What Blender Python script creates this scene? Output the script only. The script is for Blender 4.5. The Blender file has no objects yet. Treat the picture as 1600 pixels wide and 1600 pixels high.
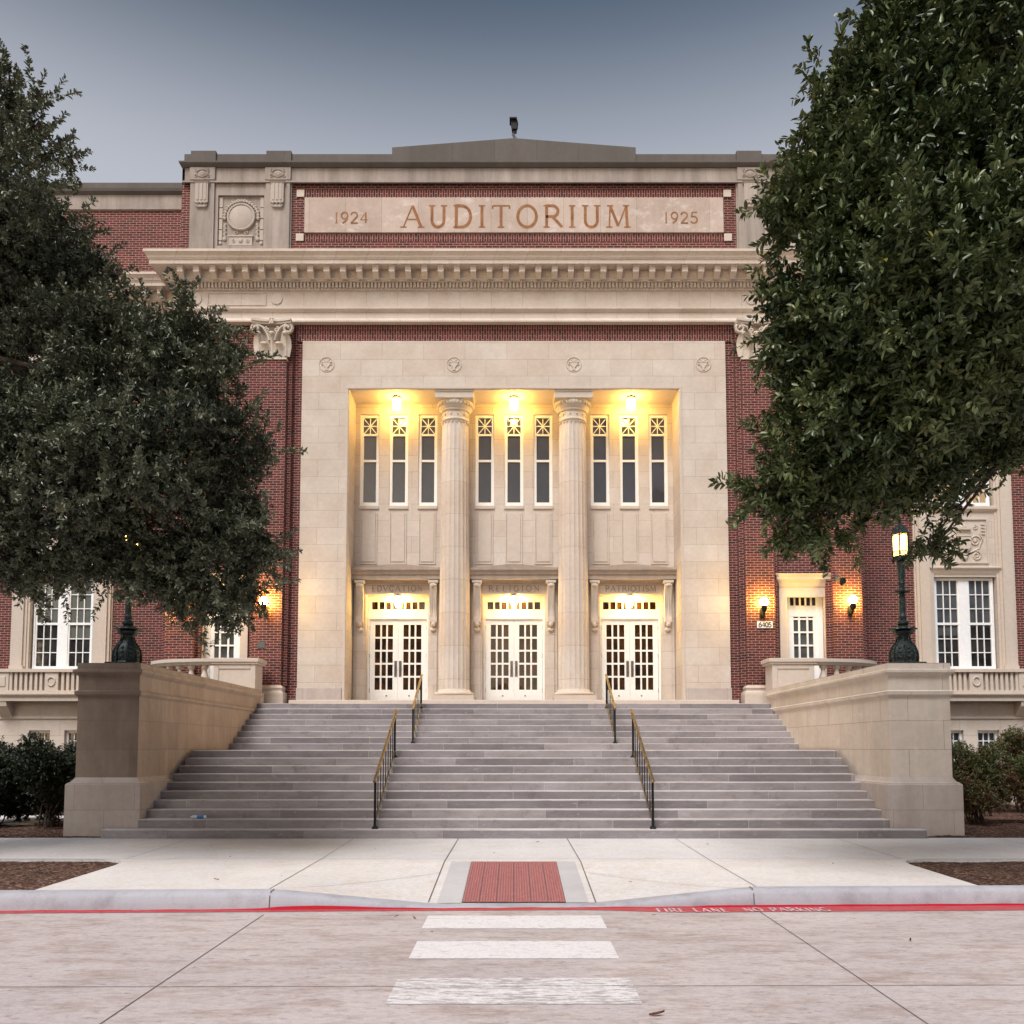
import bpy, math, random
import numpy as np
from mathutils import Vector, noise as mnoise

random.seed(7)
R = math.radians
C = bpy.context.scene.collection
SC = bpy.context.scene

# ------------------------------------------------------------------ camera, sky, sun, exposure
H = 1.607                                   # eye height above the pavement at the foot of the steps
cam_d = bpy.data.cameras.new('camera')
cam = bpy.data.objects.new('camera', cam_d)
C.objects.link(cam)
cam.location = (0, 0, H)
cam.rotation_euler = (R(90 + 3.78), 0, 0)
cam_d.sensor_width = 36
cam_d.lens = 36 * 1300 / 1600
cam_d.shift_x = (800 - 803) / 1600
cam_d.shift_y = (1082.1 - 800) / 1600
cam_d.clip_end = 2000
SC.camera = cam

SUN_EL, SUN_AZ = 9, -24                     # soft dusk glow from behind the camera, a little to the left
w = bpy.data.worlds.new('World')
SC.world = w
w.use_nodes = True
nt = w.node_tree
sky = nt.nodes.new('ShaderNodeTexSky')
sky.sky_type = 'NISHITA'
sky.sun_disc = False
sky.sun_elevation = R(SUN_EL)
sky.sun_rotation = R(180 - SUN_AZ)
sky.altitude = 100
sky.air_density = 1.0
sky.dust_density = 2.2
sky.ozone_density = 1.6
bg = nt.nodes['Background']
hsv = nt.nodes.new('ShaderNodeHueSaturation')        # thin dusk haze greys the sky
hsv.inputs['Saturation'].default_value = 0.85
hsv.inputs['Value'].default_value = 0.50
nt.links.new(sky.outputs[0], hsv.inputs['Color'])
wtc = nt.nodes.new('ShaderNodeTexCoord')
wsp = nt.nodes.new('ShaderNodeSeparateXYZ')
nt.links.new(wtc.outputs['Generated'], wsp.inputs[0])
wrp = nt.nodes.new('ShaderNodeMapRange')              # pale haze bank in the lower sky
wrp.interpolation_type = 'SMOOTHSTEP'
wrp.inputs[1].default_value, wrp.inputs[2].default_value = 0.53, 0.715
wrp.inputs[3].default_value, wrp.inputs[4].default_value = 1.0, 0.0
nt.links.new(wsp.outputs[2], wrp.inputs[0])
wmx = nt.nodes.new('ShaderNodeMix')
wmx.data_type, wmx.blend_type = 'RGBA', 'LIGHTEN'
wmx.inputs[7].default_value = (2.4, 2.52, 2.85, 1)
nt.links.new(hsv.outputs[0], wmx.inputs[6])
nt.links.new(wrp.outputs[0], wmx.inputs[0])
nt.links.new(wmx.outputs[2], bg.inputs[0])
bg.inputs[1].default_value = 0.10

sun_d = bpy.data.lights.new('sun', 'SUN')
sun_d.energy = 2.2
sun_d.angle = R(30)
sun_d.color = (1.0, 0.965, 0.955)
sun = bpy.data.objects.new('sun', sun_d)
C.objects.link(sun)
v = Vector((math.sin(R(SUN_AZ)), -math.cos(R(SUN_AZ)), math.tan(R(56))))
sun.rotation_euler = v.to_track_quat('Z', 'Y').to_euler()
sun.location = (5, -20, 30)

SC.view_settings.view_transform = 'Standard'
SC.view_settings.look = 'None'
SC.view_settings.gamma = 1
SC.view_settings.exposure = 1.02

# ------------------------------------------------------------------ materials
MATS = {}


class NT:
    def __init__(s, name, rough=0.8, spec=0.3):
        s.m = bpy.data.materials.new(name)
        s.m.use_nodes = True
        s.t = s.m.node_tree
        s.b = s.t.nodes['Principled BSDF']
        s.b.inputs['Roughness'].default_value = rough
        s.b.inputs['Specular IOR Level'].default_value = spec
        MATS[name] = s.m

    def n(s, typ, **kw):
        x = s.t.nodes.new('ShaderNode' + typ)
        for k, v in kw.items():
            setattr(x, k, v)
        return x

    def l(s, a, b):
        s.t.links.new(a, b)

    def pos(s):
        if not hasattr(s, '_p'):
            s._p = s.n('NewGeometry').outputs['Position']
        return s._p

    def wallvec(s, rot=False):
        sp = s.n('SeparateXYZ')
        s.l(s.pos(), sp.inputs[0])
        ad = s.n('Math', operation='ADD')
        s.l(sp.outputs[0], ad.inputs[0])
        s.l(sp.outputs[1], ad.inputs[1])
        cb = s.n('CombineXYZ')
        s.l(ad.outputs[0], cb.inputs[1 if rot else 0])
        s.l(sp.outputs[2], cb.inputs[0 if rot else 1])
        return cb.outputs[0]

    def mapped(s, vec, scale=(1, 1, 1), loc=(0, 0, 0)):
        mp = s.n('Mapping')
        s.l(vec, mp.inputs[0])
        mp.inputs['Scale'].default_value = scale
        mp.inputs['Location'].default_value = loc
        return mp.outputs[0]

    def noise(s, vec, scale, detail=4, rough=0.55):
        x = s.n('TexNoise')
        s.l(vec, x.inputs['Vector'])
        x.inputs['Scale'].default_value = scale
        x.inputs['Detail'].default_value = detail
        x.inputs['Roughness'].default_value = rough
        return x.outputs['Fac']

    def ramp(s, fac, stops):
        x = s.n('ValToRGB')
        s.l(fac, x.inputs[0])
        e = x.color_ramp.elements
        while len(e) < len(stops):
            e.new(0.5)
        for i, (p, c) in enumerate(stops):
            e[i].position = p
            e[i].color = (c, c, c, 1) if isinstance(c, (int, float)) else (*c, 1)
        return x.outputs[0]

    def mix(s, a, b, fac, blend='MIX'):
        x = s.n('Mix', data_type='RGBA', blend_type=blend)
        for sock, val in ((x.inputs[6], a), (x.inputs[7], b)):
            if isinstance(val, tuple):
                sock.default_value = (*val, 1)
            else:
                s.l(val, sock)
        if isinstance(fac, (int, float)):
            x.inputs[0].default_value = fac
        else:
            s.l(fac, x.inputs[0])
        return x.outputs[2]

    def base(s, col):
        if isinstance(col, tuple):
            s.b.inputs['Base Color'].default_value = (*col, 1)
        else:
            s.l(col, s.b.inputs['Base Color'])
        return s

    def bump(s, h, strength=0.3, dist=0.01):
        x = s.n('Bump')
        x.inputs['Strength'].default_value = strength
        x.inputs['Distance'].default_value = dist
        s.l(h, x.inputs['Height'])
        s.l(x.outputs[0], s.b.inputs['Normal'])

    def brick(s, vec, c1, c2, mortar, bw, rh, ms, offset=0.5, smooth=0.1, bias=0.0):
        x = s.n('TexBrick', offset=offset)
        s.l(vec, x.inputs['Vector'])
        for k, v in (('Color1', c1), ('Color2', c2), ('Mortar', mortar)):
            x.inputs[k].default_value = (*v, 1)
        x.inputs['Scale'].default_value = 1
        x.inputs['Mortar Size'].default_value = ms
        x.inputs['Mortar Smooth'].default_value = smooth
        x.inputs['Bias'].default_value = bias
        x.inputs['Brick Width'].default_value = bw
        x.inputs['Row Height'].default_value = rh
        return x


def brick_mat(name, rot=False, bw=0.212, rh=0.0735, loc=(0, 0, 0)):
    t = NT(name, 0.85, 0.25)
    vec = t.mapped(t.wallvec(rot), loc=loc)
    b = t.brick(vec, (0.138, 0.029, 0.026), (0.046, 0.014, 0.015), (0.39, 0.28, 0.235), bw, rh, 0.0062, bias=-0.2)
    n1 = t.ramp(t.noise(t.pos(), 0.5, 5), [(0.3, 0.78), (0.7, 1.12)])
    n2 = t.ramp(t.noise(t.pos(), 18, 3), [(0.3, 0.8), (0.7, 1.15)])
    c = t.mix(b.outputs['Color'], n1, 0.7, 'MULTIPLY')
    c = t.mix(c, n2, 0.6, 'MULTIPLY')
    t.base(c)
    inv = t.n('Math', operation='SUBTRACT')
    inv.inputs[0].default_value = 1
    t.l(b.outputs['Fac'], inv.inputs[1])
    t.bump(inv.outputs[0], 0.6, 0.008)
    return t.m


brick_mat('brick')
brick_mat('brick_soldier', rot=True, bw=0.23, rh=0.0735, loc=(0.1, 0, 0))


def stone_mat(name, c1, c2, joint=(0.36, 0.30, 0.245), bw=1.0, rh=0.5, ms=0.005, grime=0.0, loc=(0, 0, 0), joints=True, horiz=False, pale=0.0, front=0.0):
    t = NT(name, 0.82, 0.25)
    n1 = t.noise(t.pos(), 1.3, 6, 0.6)
    n2 = t.noise(t.pos(), 9.0, 5, 0.65)
    n3 = t.noise(t.pos(), 90.0, 3, 0.6)
    if joints:
        b = t.brick(t.mapped(t.wallvec(), loc=loc), c1, c2, joint, bw, rh, ms, smooth=0.3)
        c = b.outputs['Color']
    else:
        c = t.mix(c1, c2, t.ramp(n1, [(0.35, 0.0), (0.65, 1.0)]))
    c = t.mix(c, t.ramp(n1, [(0.3, (0.88, 0.82, 0.78)), (0.7, (1.06, 1.04, 1.03))]), 0.8, 'MULTIPLY')
    c = t.mix(c, t.ramp(n2, [(0.3, 0.86), (0.7, 1.06)]), 0.55, 'MULTIPLY')
    c = t.mix(c, t.ramp(n3, [(0.3, 0.9), (0.7, 1.06)]), 0.6, 'MULTIPLY')
    if grime:
        st = t.noise(t.mapped(t.pos(), (3.2, 3.2, 0.35)), 1.0, 6, 0.65)
        c = t.mix(c, (0.085, 0.075, 0.065), t.ramp(st, [(0.42 - grime * 0.12, 0.0), (0.78 - grime * 0.12, grime)]))
    if pale:                                 # whitish bloom and lighter repairs
        pn = t.noise(t.mapped(t.pos(), (1, 1, 1.6), (3, 0, 5)), 1.7, 7, 0.7)
        c = t.mix(c, (0.66, 0.60, 0.57), t.ramp(pn, [(0.55, 0.0), (0.68, pale)]))
    if front:                                # darker brown on the faces turned to the street
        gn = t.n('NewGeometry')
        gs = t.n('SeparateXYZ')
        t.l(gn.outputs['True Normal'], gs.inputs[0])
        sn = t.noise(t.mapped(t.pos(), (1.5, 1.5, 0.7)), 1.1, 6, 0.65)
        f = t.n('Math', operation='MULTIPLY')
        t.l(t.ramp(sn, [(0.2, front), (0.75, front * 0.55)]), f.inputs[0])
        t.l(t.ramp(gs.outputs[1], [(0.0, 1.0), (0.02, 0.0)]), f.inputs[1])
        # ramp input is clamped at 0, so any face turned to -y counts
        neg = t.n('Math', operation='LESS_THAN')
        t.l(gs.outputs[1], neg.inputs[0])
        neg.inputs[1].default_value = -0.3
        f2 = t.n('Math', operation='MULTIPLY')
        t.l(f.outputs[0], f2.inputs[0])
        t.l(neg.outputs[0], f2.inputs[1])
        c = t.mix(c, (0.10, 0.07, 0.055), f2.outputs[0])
    t.base(c)
    if joints:
        inv = t.n('Math', operation='SUBTRACT')
        inv.inputs[0].default_value = 1
        t.l(b.outputs['Fac'], inv.inputs[1])
        t.bump(inv.outputs[0], 0.35, 0.006)
    else:
        t.bump(n2, 0.12, 0.01)
    return t.m


LS1, LS2 = (0.59, 0.535, 0.475), (0.545, 0.475, 0.405)
stone_mat('ashlar', LS1, LS2, bw=1.22, rh=0.5, loc=(0.3, 0.04, 0))
stone_mat('frieze_stone', (0.61, 0.545, 0.48), (0.565, 0.495, 0.43), bw=0.92, rh=9.0, ms=0.005, loc=(0.0, 3, 0))
stone_mat('trim_stone', LS1, LS2, joints=False)
stone_mat('carved_stone', (0.60, 0.545, 0.47), (0.55, 0.49, 0.42), joints=False)
stone_mat('attic_carved', (0.49, 0.44, 0.395), (0.44, 0.39, 0.35), joints=False, grime=0.25)
stone_mat('weathered_stone', (0.42, 0.37, 0.335), (0.35, 0.305, 0.275), bw=1.25, rh=9.0, loc=(0.4, 3, 0), grime=0.55)
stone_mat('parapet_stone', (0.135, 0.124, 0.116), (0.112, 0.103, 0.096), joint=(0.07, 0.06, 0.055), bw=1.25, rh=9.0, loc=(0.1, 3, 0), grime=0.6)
stone_mat('name_stone', (0.54, 0.45, 0.395), (0.46, 0.375, 0.325), bw=1.08, rh=9.0, ms=0.008, loc=(0.2, 3, 0), grime=0.15, pale=0.6)
stone_mat('cheek_stone', (0.66, 0.60, 0.53), (0.60, 0.54, 0.47), bw=1.3, rh=0.53, ms=0.006, loc=(0.2, 0.02, 0), grime=0.16, pale=0.5)
stone_mat('cheek_brown', (0.53, 0.44, 0.36), (0.46, 0.38, 0.31), bw=1.3, rh=0.53, ms=0.006, loc=(0.2, 0.02, 0), grime=0.3, front=0.92)
stone_mat('plinth_stone', (0.50, 0.45, 0.42), (0.44, 0.395, 0.37), bw=1.1, rh=0.475, ms=0.006, loc=(0.5, 0.0, 0), grime=0.22)
stone_mat('old_stone', (0.44, 0.365, 0.30), (0.37, 0.305, 0.25), joints=False, grime=0.35)


def simple(name, col, rough=0.5, spec=0.5, metal=0.0, var=0.0, scale=12.0):
    t = NT(name, rough, spec)
    t.b.inputs['Metallic'].default_value = metal
    if var:
        f = t.ramp(t.noise(t.pos(), scale, 5, 0.6), [(0.3, 1 - var), (0.7, 1 + var)])
        t.base(t.mix(col, f, 1.0, 'MULTIPLY'))
    else:
        t.base(col)
    return t


simple('white_paint', (0.80, 0.78, 0.74), 0.45, 0.4, var=0.05)
simple('wing_white', (0.80, 0.81, 0.82), 0.45, 0.4, var=0.05)
simple('iron', (0.008, 0.008, 0.009), 0.6, 0.2, var=0.3, scale=40)
simple('dark_gap', (0.01, 0.009, 0.009), 0.8)
simple('steel', (0.32, 0.29, 0.26), 0.35, 0.5, 1.0, var=0.15, scale=30)
simple('brass', (0.24, 0.195, 0.12), 0.42, 0.5, 1.0, var=0.35, scale=9)
simple('sign_white', (0.78, 0.78, 0.78), 0.5)
simple('letter_black', (0.015, 0.015, 0.015), 0.5)
simple('letter_carved', (0.27, 0.125, 0.055), 0.85, 0.2, var=0.3, scale=6)
simple('letter_shallow', (0.27, 0.215, 0.17), 0.85, 0.2, var=0.2, scale=12)
simple('camera_grey', (0.10, 0.10, 0.105), 0.4)
simple('bark', (0.07, 0.055, 0.045), 0.9, 0.2, var=0.5, scale=14)
simple('bottle_clear', (0.55, 0.62, 0.68), 0.15, 0.6)
simple('bottle_blue', (0.03, 0.16, 0.42), 0.35, 0.5)
simple('dead_leaf', (0.13, 0.055, 0.03), 0.8, 0.2, var=0.4, scale=60)
simple('dead_leaf_dark', (0.05, 0.03, 0.02), 0.8, 0.2, var=0.4, scale=60)

t = simple('patina', (0.03, 0.05, 0.045), 0.5, 0.5, 0.5)
n = t.noise(t.pos(), 22, 6, 0.7)
t.base(t.mix((0.018, 0.024, 0.024), (0.095, 0.165, 0.14), t.ramp(n, [(0.52, 0.0), (0.74, 1.0)])))
t.bump(n, 0.6, 0.01)


def glass(name, col, rough=0.04, spec=0.6, var=None):
    t = NT(name, rough, spec)
    if var:
        t.base(t.mix(col, var, t.ramp(t.noise(t.mapped(t.pos(), (2.6, 2.6, 2.0)), 1.0, 3), [(0.4, 0.0), (0.62, 1.0)])))
    else:
        t.base(col)
    return t


glass('glass_shade', (0.052, 0.05, 0.058), 0.03, 1.0, (0.045, 0.043, 0.05))
glass('glass_dark', (0.018, 0.012, 0.009), 0.02, 0.7, (0.06, 0.026, 0.010))
glass('glass_wing', (0.035, 0.036, 0.036), 0.03, 0.35, (0.012, 0.012, 0.012))
glass('glass_blind', (0.115, 0.125, 0.11), 0.08, 0.3)
glass('glass_curtain', (0.085, 0.09, 0.095), 0.08, 0.3, (0.05, 0.055, 0.06))
glass('glass_tan', (0.42, 0.29, 0.15), 0.08, 0.6)


def emit(name, col, strength):
    t = NT(name, 0.4)
    t.base((0.8, 0.7, 0.5))
    t.b.inputs['Emission Color'].default_value = (*col, 1)
    t.b.inputs['Emission Strength'].default_value = strength
    return t.m


emit('lamp_ceiling', (1.0, 0.60, 0.12), 58)
emit('lamp_door', (1.0, 0.63, 0.16), 85)
emit('lamp_globe', (1.0, 0.60, 0.12), 150)
emit('lamp_lantern', (1.0, 0.52, 0.09), 9)

# granite steps: long slabs, one row per riser
RISE, TREAD, LAND, Y1 = 0.155, 0.30, 2.34, 14.86
t = NT('step_stone', 0.75, 0.3)
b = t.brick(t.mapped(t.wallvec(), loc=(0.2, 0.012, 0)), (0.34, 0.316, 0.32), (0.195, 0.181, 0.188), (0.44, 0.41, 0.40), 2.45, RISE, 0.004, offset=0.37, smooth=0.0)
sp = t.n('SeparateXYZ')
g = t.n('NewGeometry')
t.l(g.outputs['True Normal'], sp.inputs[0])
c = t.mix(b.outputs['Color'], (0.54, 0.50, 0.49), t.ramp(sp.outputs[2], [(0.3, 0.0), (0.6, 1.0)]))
n = t.noise(t.mapped(t.pos(), (0.7, 3, 3)), 1.6, 6, 0.65)
c = t.mix(c, t.ramp(n, [(0.3, (0.72, 0.68, 0.66)), (0.7, (1.1, 1.1, 1.1))]), 0.9, 'MULTIPLY')
n2 = t.noise(t.mapped(t.pos(), (12, 60, 60)), 1.0, 4, 0.7)
c = t.mix(c, t.ramp(n2, [(0.3, 0.85), (0.7, 1.08)]), 0.7, 'MULTIPLY')
n3 = t.noise(t.mapped(t.pos(), (1.1, 1.1, 1.1)), 3.4, 7, 0.72)
c = t.mix(c, (0.11, 0.09, 0.082), t.ramp(n3, [(0.54, 0.0), (0.74, 0.55)]))
n4 = t.noise(t.mapped(t.pos(), (3, 8, 8)), 2.2, 5, 0.7)
c = t.mix(c, (0.56, 0.53, 0.52), t.ramp(n4, [(0.60, 0.0), (0.72, 0.35)]))
t.base(c)
t.bump(n2, 0.15, 0.004)


def concrete(name, c1, c2, stain=(0.5, 0.38, 0.3), amount=0.5, streak=False, bump=0.1, spots=0.0):
    t = NT(name, 0.85, 0.25)
    n1 = t.noise(t.pos(), 0.55, 7, 0.62)
    n2 = t.noise(t.mapped(t.pos(), (0.8, 2.6, 1) if streak else (1, 1, 1)), 2.3, 7, 0.68)
    n3 = t.noise(t.pos(), 85, 4, 0.7)
    c = t.mix(c1, c2, t.ramp(n1, [(0.35, 0.0), (0.65, 1.0)]))
    c = t.mix(c, t.mix(c, stain, 1.0, 'MULTIPLY'), t.ramp(n2, [(0.47, 0.0), (0.72, amount)]))
    c = t.mix(c, t.ramp(n3, [(0.3, 0.86), (0.7, 1.08)]), 0.8, 'MULTIPLY')
    if spots:
        n4 = t.noise(t.mapped(t.pos(), (2.2, 6.0, 1)), 2.1, 5, 0.75)
        c = t.mix(c, (0.13, 0.10, 0.09), t.ramp(n4, [(0.585, 0.0), (0.68, spots * 0.75)]))
        n5 = t.noise(t.mapped(t.pos(), (1, 3.0, 1), (7, 3, 0)), 9, 4, 0.75)
        c = t.mix(c, (0.12, 0.10, 0.09), t.ramp(n5, [(0.60, 0.0), (0.67, spots)]))
        n7 = t.noise(t.mapped(t.pos(), (1, 1.8, 1), (2, 9, 0)), 14, 6, 0.75)
        c = t.mix(c, t.ramp(n7, [(0.35, 0.80), (0.65, 1.10)]), 0.75, 'MULTIPLY')
        n6 = t.noise(t.mapped(t.pos(), (16, 90, 1)), 1, 3, 0.6)
        c = t.mix(c, t.ramp(n6, [(0.3, 0.9), (0.7, 1.06)]), 0.8, 'MULTIPLY')
    t.base(c)
    t.bump(n3, bump, 0.004)
    return t.m


concrete('pavement', (0.63, 0.615, 0.615), (0.56, 0.55, 0.555), (0.86, 0.80, 0.74), 0.6, bump=0.15, spots=0.16)
concrete('pavement_cream', (0.66, 0.63, 0.61), (0.60, 0.572, 0.555), (0.88, 0.79, 0.70), 0.65, bump=0.15, spots=0.12)
concrete('ramp_grey', (0.48, 0.47, 0.47), (0.43, 0.42, 0.425), (0.8, 0.78, 0.76), 0.5)
concrete('kerb_concrete', (0.40, 0.395, 0.425), (0.34, 0.335, 0.365), (0.62, 0.58, 0.57), 0.8)
concrete('road_concrete', (0.515, 0.455, 0.445), (0.435, 0.385, 0.38), (0.66, 0.54, 0.46), 0.9, streak=True, spots=0.6, bump=0.3)
simple('joint_dark', (0.10, 0.085, 0.08), 0.9)
simple('joint_soft', (0.26, 0.23, 0.21), 0.9)

t = NT('red_paint', 0.7, 0.3)
n = t.noise(t.mapped(t.pos(), (1.2, 5, 3)), 6, 6, 0.7)
t.base(t.mix((0.43, 0.035, 0.05), (0.37, 0.115, 0.11), t.ramp(n, [(0.4, 0.0), (0.65, 1.0)])))
t = NT('red_paint_fresh', 0.5, 0.4)
t.base((0.44, 0.006, 0.025))

t = NT('road_paint', 0.75, 0.3)
n1 = t.noise(t.mapped(t.pos(), (2, 9, 1)), 3.2, 7, 0.8)
sp = t.n('SeparateXYZ')
t.l(t.pos(), sp.inputs[0])
wear = t.n('MapRange')                      # the stripe nearest the traffic lane is the most worn
t.l(sp.outputs[1], wear.inputs[0])
wear.inputs[1].default_value, wear.inputs[2].default_value = 6.65, 7.2
wear.inputs[3].default_value, wear.inputs[4].default_value = 0.075, 0.0
ad = t.n('Math', operation='ADD')
t.l(n1, ad.inputs[0])
t.l(wear.outputs[0], ad.inputs[1])
n2 = t.noise(t.pos(), 30, 4, 0.7)
c = t.mix((0.67, 0.65, 0.655), (0.55, 0.52, 0.51), t.ramp(n2, [(0.4, 0.0), (0.7, 1.0)]))
t.base(t.mix(c, (0.27, 0.23, 0.22), t.ramp(ad.outputs[0], [(0.555, 0.0), (0.64, 0.85)])))

t = NT('tactile_red', 0.75, 0.3)
n = t.noise(t.mapped(t.pos(), (6, 2, 2)), 4, 6, 0.7)
t.base(t.mix((0.38, 0.15, 0.145), (0.28, 0.105, 0.105), t.ramp(n, [(0.35, 0.0), (0.7, 1.0)])))

t = NT('mulch', 0.95, 0.15)
vo = t.n('TexVoronoi')
t.l(t.mapped(t.pos(), (28, 48, 28)), vo.inputs['Vector'])
vo.inputs['Scale'].default_value = 1.0
sp = t.n('SeparateXYZ')
t.l(vo.outputs['Color'], sp.inputs[0])
c = t.ramp(sp.outputs[0], [(0.0, (0.022, 0.013, 0.011)), (0.45, (0.085, 0.047, 0.036)), (0.8, (0.16, 0.09, 0.066)), (1.0, (0.34, 0.22, 0.16))])
t.base(t.mix(c, t.ramp(t.noise(t.pos(), 1.5, 5), [(0.3, 0.6), (0.7, 1.2)]), 0.8, 'MULTIPLY'))
t.bump(vo.outputs['Distance'], 0.9, 0.03)
simple('soil', (0.10, 0.085, 0.06), 0.95, 0.2, var=0.4, scale=3)


def leaf_mat(name, c1, c2, c3, rough=0.40):
    t = NT(name, rough, 0.32)
    at = t.n('Attribute', attribute_name='tint')
    c = t.ramp(at.outputs['Fac'], [(0.0, c1), (0.75, c2), (0.93, c2), (1.0, c3)])
    t.base(c)
    t.b.inputs['Subsurface Weight'].default_value = 0.0
    return t.m


leaf_mat('leaf_oak', (0.040, 0.052, 0.034), (0.150, 0.166, 0.105), (0.12, 0.115, 0.05))
leaf_mat('leaf_magnolia', (0.026, 0.045, 0.018), (0.112, 0.142, 0.054), (0.15, 0.135, 0.035), 0.36)
leaf_mat('leaf_dark', (0.010, 0.016, 0.009), (0.022, 0.032, 0.016), (0.06, 0.05, 0.02))
leaf_mat('leaf_nandina', (0.13, 0.045, 0.028), (0.09, 0.135, 0.05), (0.20, 0.035, 0.02))


# ------------------------------------------------------------------ mesh building helpers
class M:
    def __init__(s):
        s.v, s.f = [], []

    def quad(s, *p):
        i = len(s.v)
        s.v += [tuple(q) for q in p]
        s.f.append(tuple(range(i, i + len(p))))

    def box(s, x0, x1, y0, y1, z0, z1):
        i = len(s.v)
        s.v += [(x, y, z) for z in (z0, z1) for y in (y0, y1) for x in (x0, x1)]
        for f in ((0, 2, 3, 1), (4, 5, 7, 6), (0, 1, 5, 4), (2, 6, 7, 3), (0, 4, 6, 2), (1, 3, 7, 5)):
            s.f.append(tuple(i + k for k in f))
        return s

    def taper(s, x0, x1, y0, y1, z0, z1, dx, dy):
        """a box whose top is wider by dx, dy on every side"""
        i = len(s.v)
        s.v += [(x0, y0, z0), (x1, y0, z0), (x1, y1, z0), (x0, y1, z0), (x0 - dx, y0 - dy, z1), (x1 + dx, y0 - dy, z1), (x1 + dx, y1 + dy, z1), (x0 - dx, y1 + dy, z1)]
        for f in ((0, 3, 2, 1), (4, 5, 6, 7), (0, 1, 5, 4), (1, 2, 6, 5), (2, 3, 7, 6), (3, 0, 4, 7)):
            s.f.append(tuple(i + k for k in f))
        return s

    def prism(s, poly, a0, a1, axis='y'):
        """poly: list of 2D points; extruded between a0 and a1 along axis"""
        def p3(p, a):
            return {'y': (p[0], a, p[1]), 'x': (a, p[0], p[1]), 'z': (p[0], p[1], a)}[axis]
        i, n = len(s.v), len(poly)
        s.v += [p3(p, a0) for p in poly] + [p3(p, a1) for p in poly]
        s.f.append(tuple(i + k for k in range(n)))
        s.f.append(tuple(i + n + k for k in reversed(range(n))))
        for k in range(n):
            j = (k + 1) % n
            s.f.append((i + k, i + n + k, i + n + j, i + j))
        return s

    def lathe(s, cx, cy, prof, n=24, fn=None, a0=0.0, a1=2 * math.pi, caps=True):
        i = len(s.v)
        full = abs(a1 - a0 - 2 * math.pi) < 1e-6
        cols = n if full else n + 1
        for r, z in prof:
            for k in range(cols):
                a = a0 + (a1 - a0) * k / n
                rr = r * (fn(a, z) if fn else 1)
                s.v.append((cx + rr * math.cos(a), cy + rr * math.sin(a), z))
        for j in range(len(prof) - 1):
            for k in range(n):
                k2 = (k + 1) % cols
                s.f.append((i + j * cols + k, i + j * cols + k2, i + (j + 1) * cols + k2, i + (j + 1) * cols + k))
        if caps and full:
            s.f.append(tuple(i + k for k in reversed(range(cols))))
            s.f.append(tuple(i + (len(prof) - 1) * cols + k for k in range(cols)))
        return s

    def tube(s, pts, r, n=8, closed=False, r1=None):
        pts = [Vector(p) for p in pts]
        i, m = len(s.v), len(pts)
        up = Vector((0.13, 0.29, 0.95)).normalized()
        for k, p in enumerate(pts):
            if closed:
                d = pts[(k + 1) % m] - pts[k - 1]
            else:
                d = pts[min(k + 1, m - 1)] - pts[max(k - 1, 0)]
            d.normalize()
            a = d.cross(up)
            if a.length < 0.05:
                a = d.cross(Vector((1, 0, 0)))
            a.normalize()
            b2 = d.cross(a)
            rr = r if r1 is None else r + (r1 - r) * k / (m - 1)
            for q in range(n):
                t = 2 * math.pi * q / n
                s.v.append(tuple(p + a * rr * math.cos(t) + b2 * rr * math.sin(t)))
        for k in range(m if closed else m - 1):
            k2 = (k + 1) % m
            for q in range(n):
                q2 = (q + 1) % n
                s.f.append((i + k * n + q, i + k * n + q2, i + k2 * n + q2, i + k2 * n + q))
        if not closed:
            s.f.append(tuple(i + q for q in reversed(range(n))))
            s.f.append(tuple(i + (m - 1) * n + q for q in range(n)))
        return s

    def ball(s, c, rx, ry=None, rz=None, n=12, m=8):
        ry, rz = ry or rx, rz or rx
        i = len(s.v)
        for j in range(m + 1):
            ph = -math.pi / 2 + math.pi * j / m
            for k in range(n):
                a = 2 * math.pi * k / n
                s.v.append((c[0] + rx * math.cos(ph) * math.cos(a), c[1] + ry * math.cos(ph) * math.sin(a), c[2] + rz * math.sin(ph)))
        for j in range(m):
            for k in range(n):
                k2 = (k + 1) % n
                s.f.append((i + j * n + k, i + j * n + k2, i + (j + 1) * n + k2, i + (j + 1) * n + k))
        return s

    def sweep(s, path, prof, close=True):
        """profile (d outward, z) carried along a plan path; outward is to the right of the walking direction"""
        P = [Vector((a, b)) for a, b in path]
        mit = []
        for k in range(len(P)):
            ns = []
            if k > 0:
                d = (P[k] - P[k - 1]).normalized()
                ns.append(Vector((d.y, -d.x)))
            if k < len(P) - 1:
                d = (P[k + 1] - P[k]).normalized()
                ns.append(Vector((d.y, -d.x)))
            if len(ns) == 1:
                mit.append(ns[0])
            else:
                q = (ns[0] + ns[1])
                mit.append(q / (1 + ns[0].dot(ns[1])))
        i, n = len(s.v), len(prof)
        for p, mm in zip(P, mit):
            for d, z in prof:
                s.v.append((p.x + mm.x * d, p.y + mm.y * d, z))
        for k in range(len(P) - 1):
            for j in range(n - 1):
                s.f.append((i + k * n + j, i + (k + 1) * n + j, i + (k + 1) * n + j + 1, i + k * n + j + 1))
        if close:
            s.f.append(tuple(i + j for j in range(n)))
            s.f.append(tuple(i + (len(P) - 1) * n + j for j in reversed(range(n))))
        return s

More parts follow.
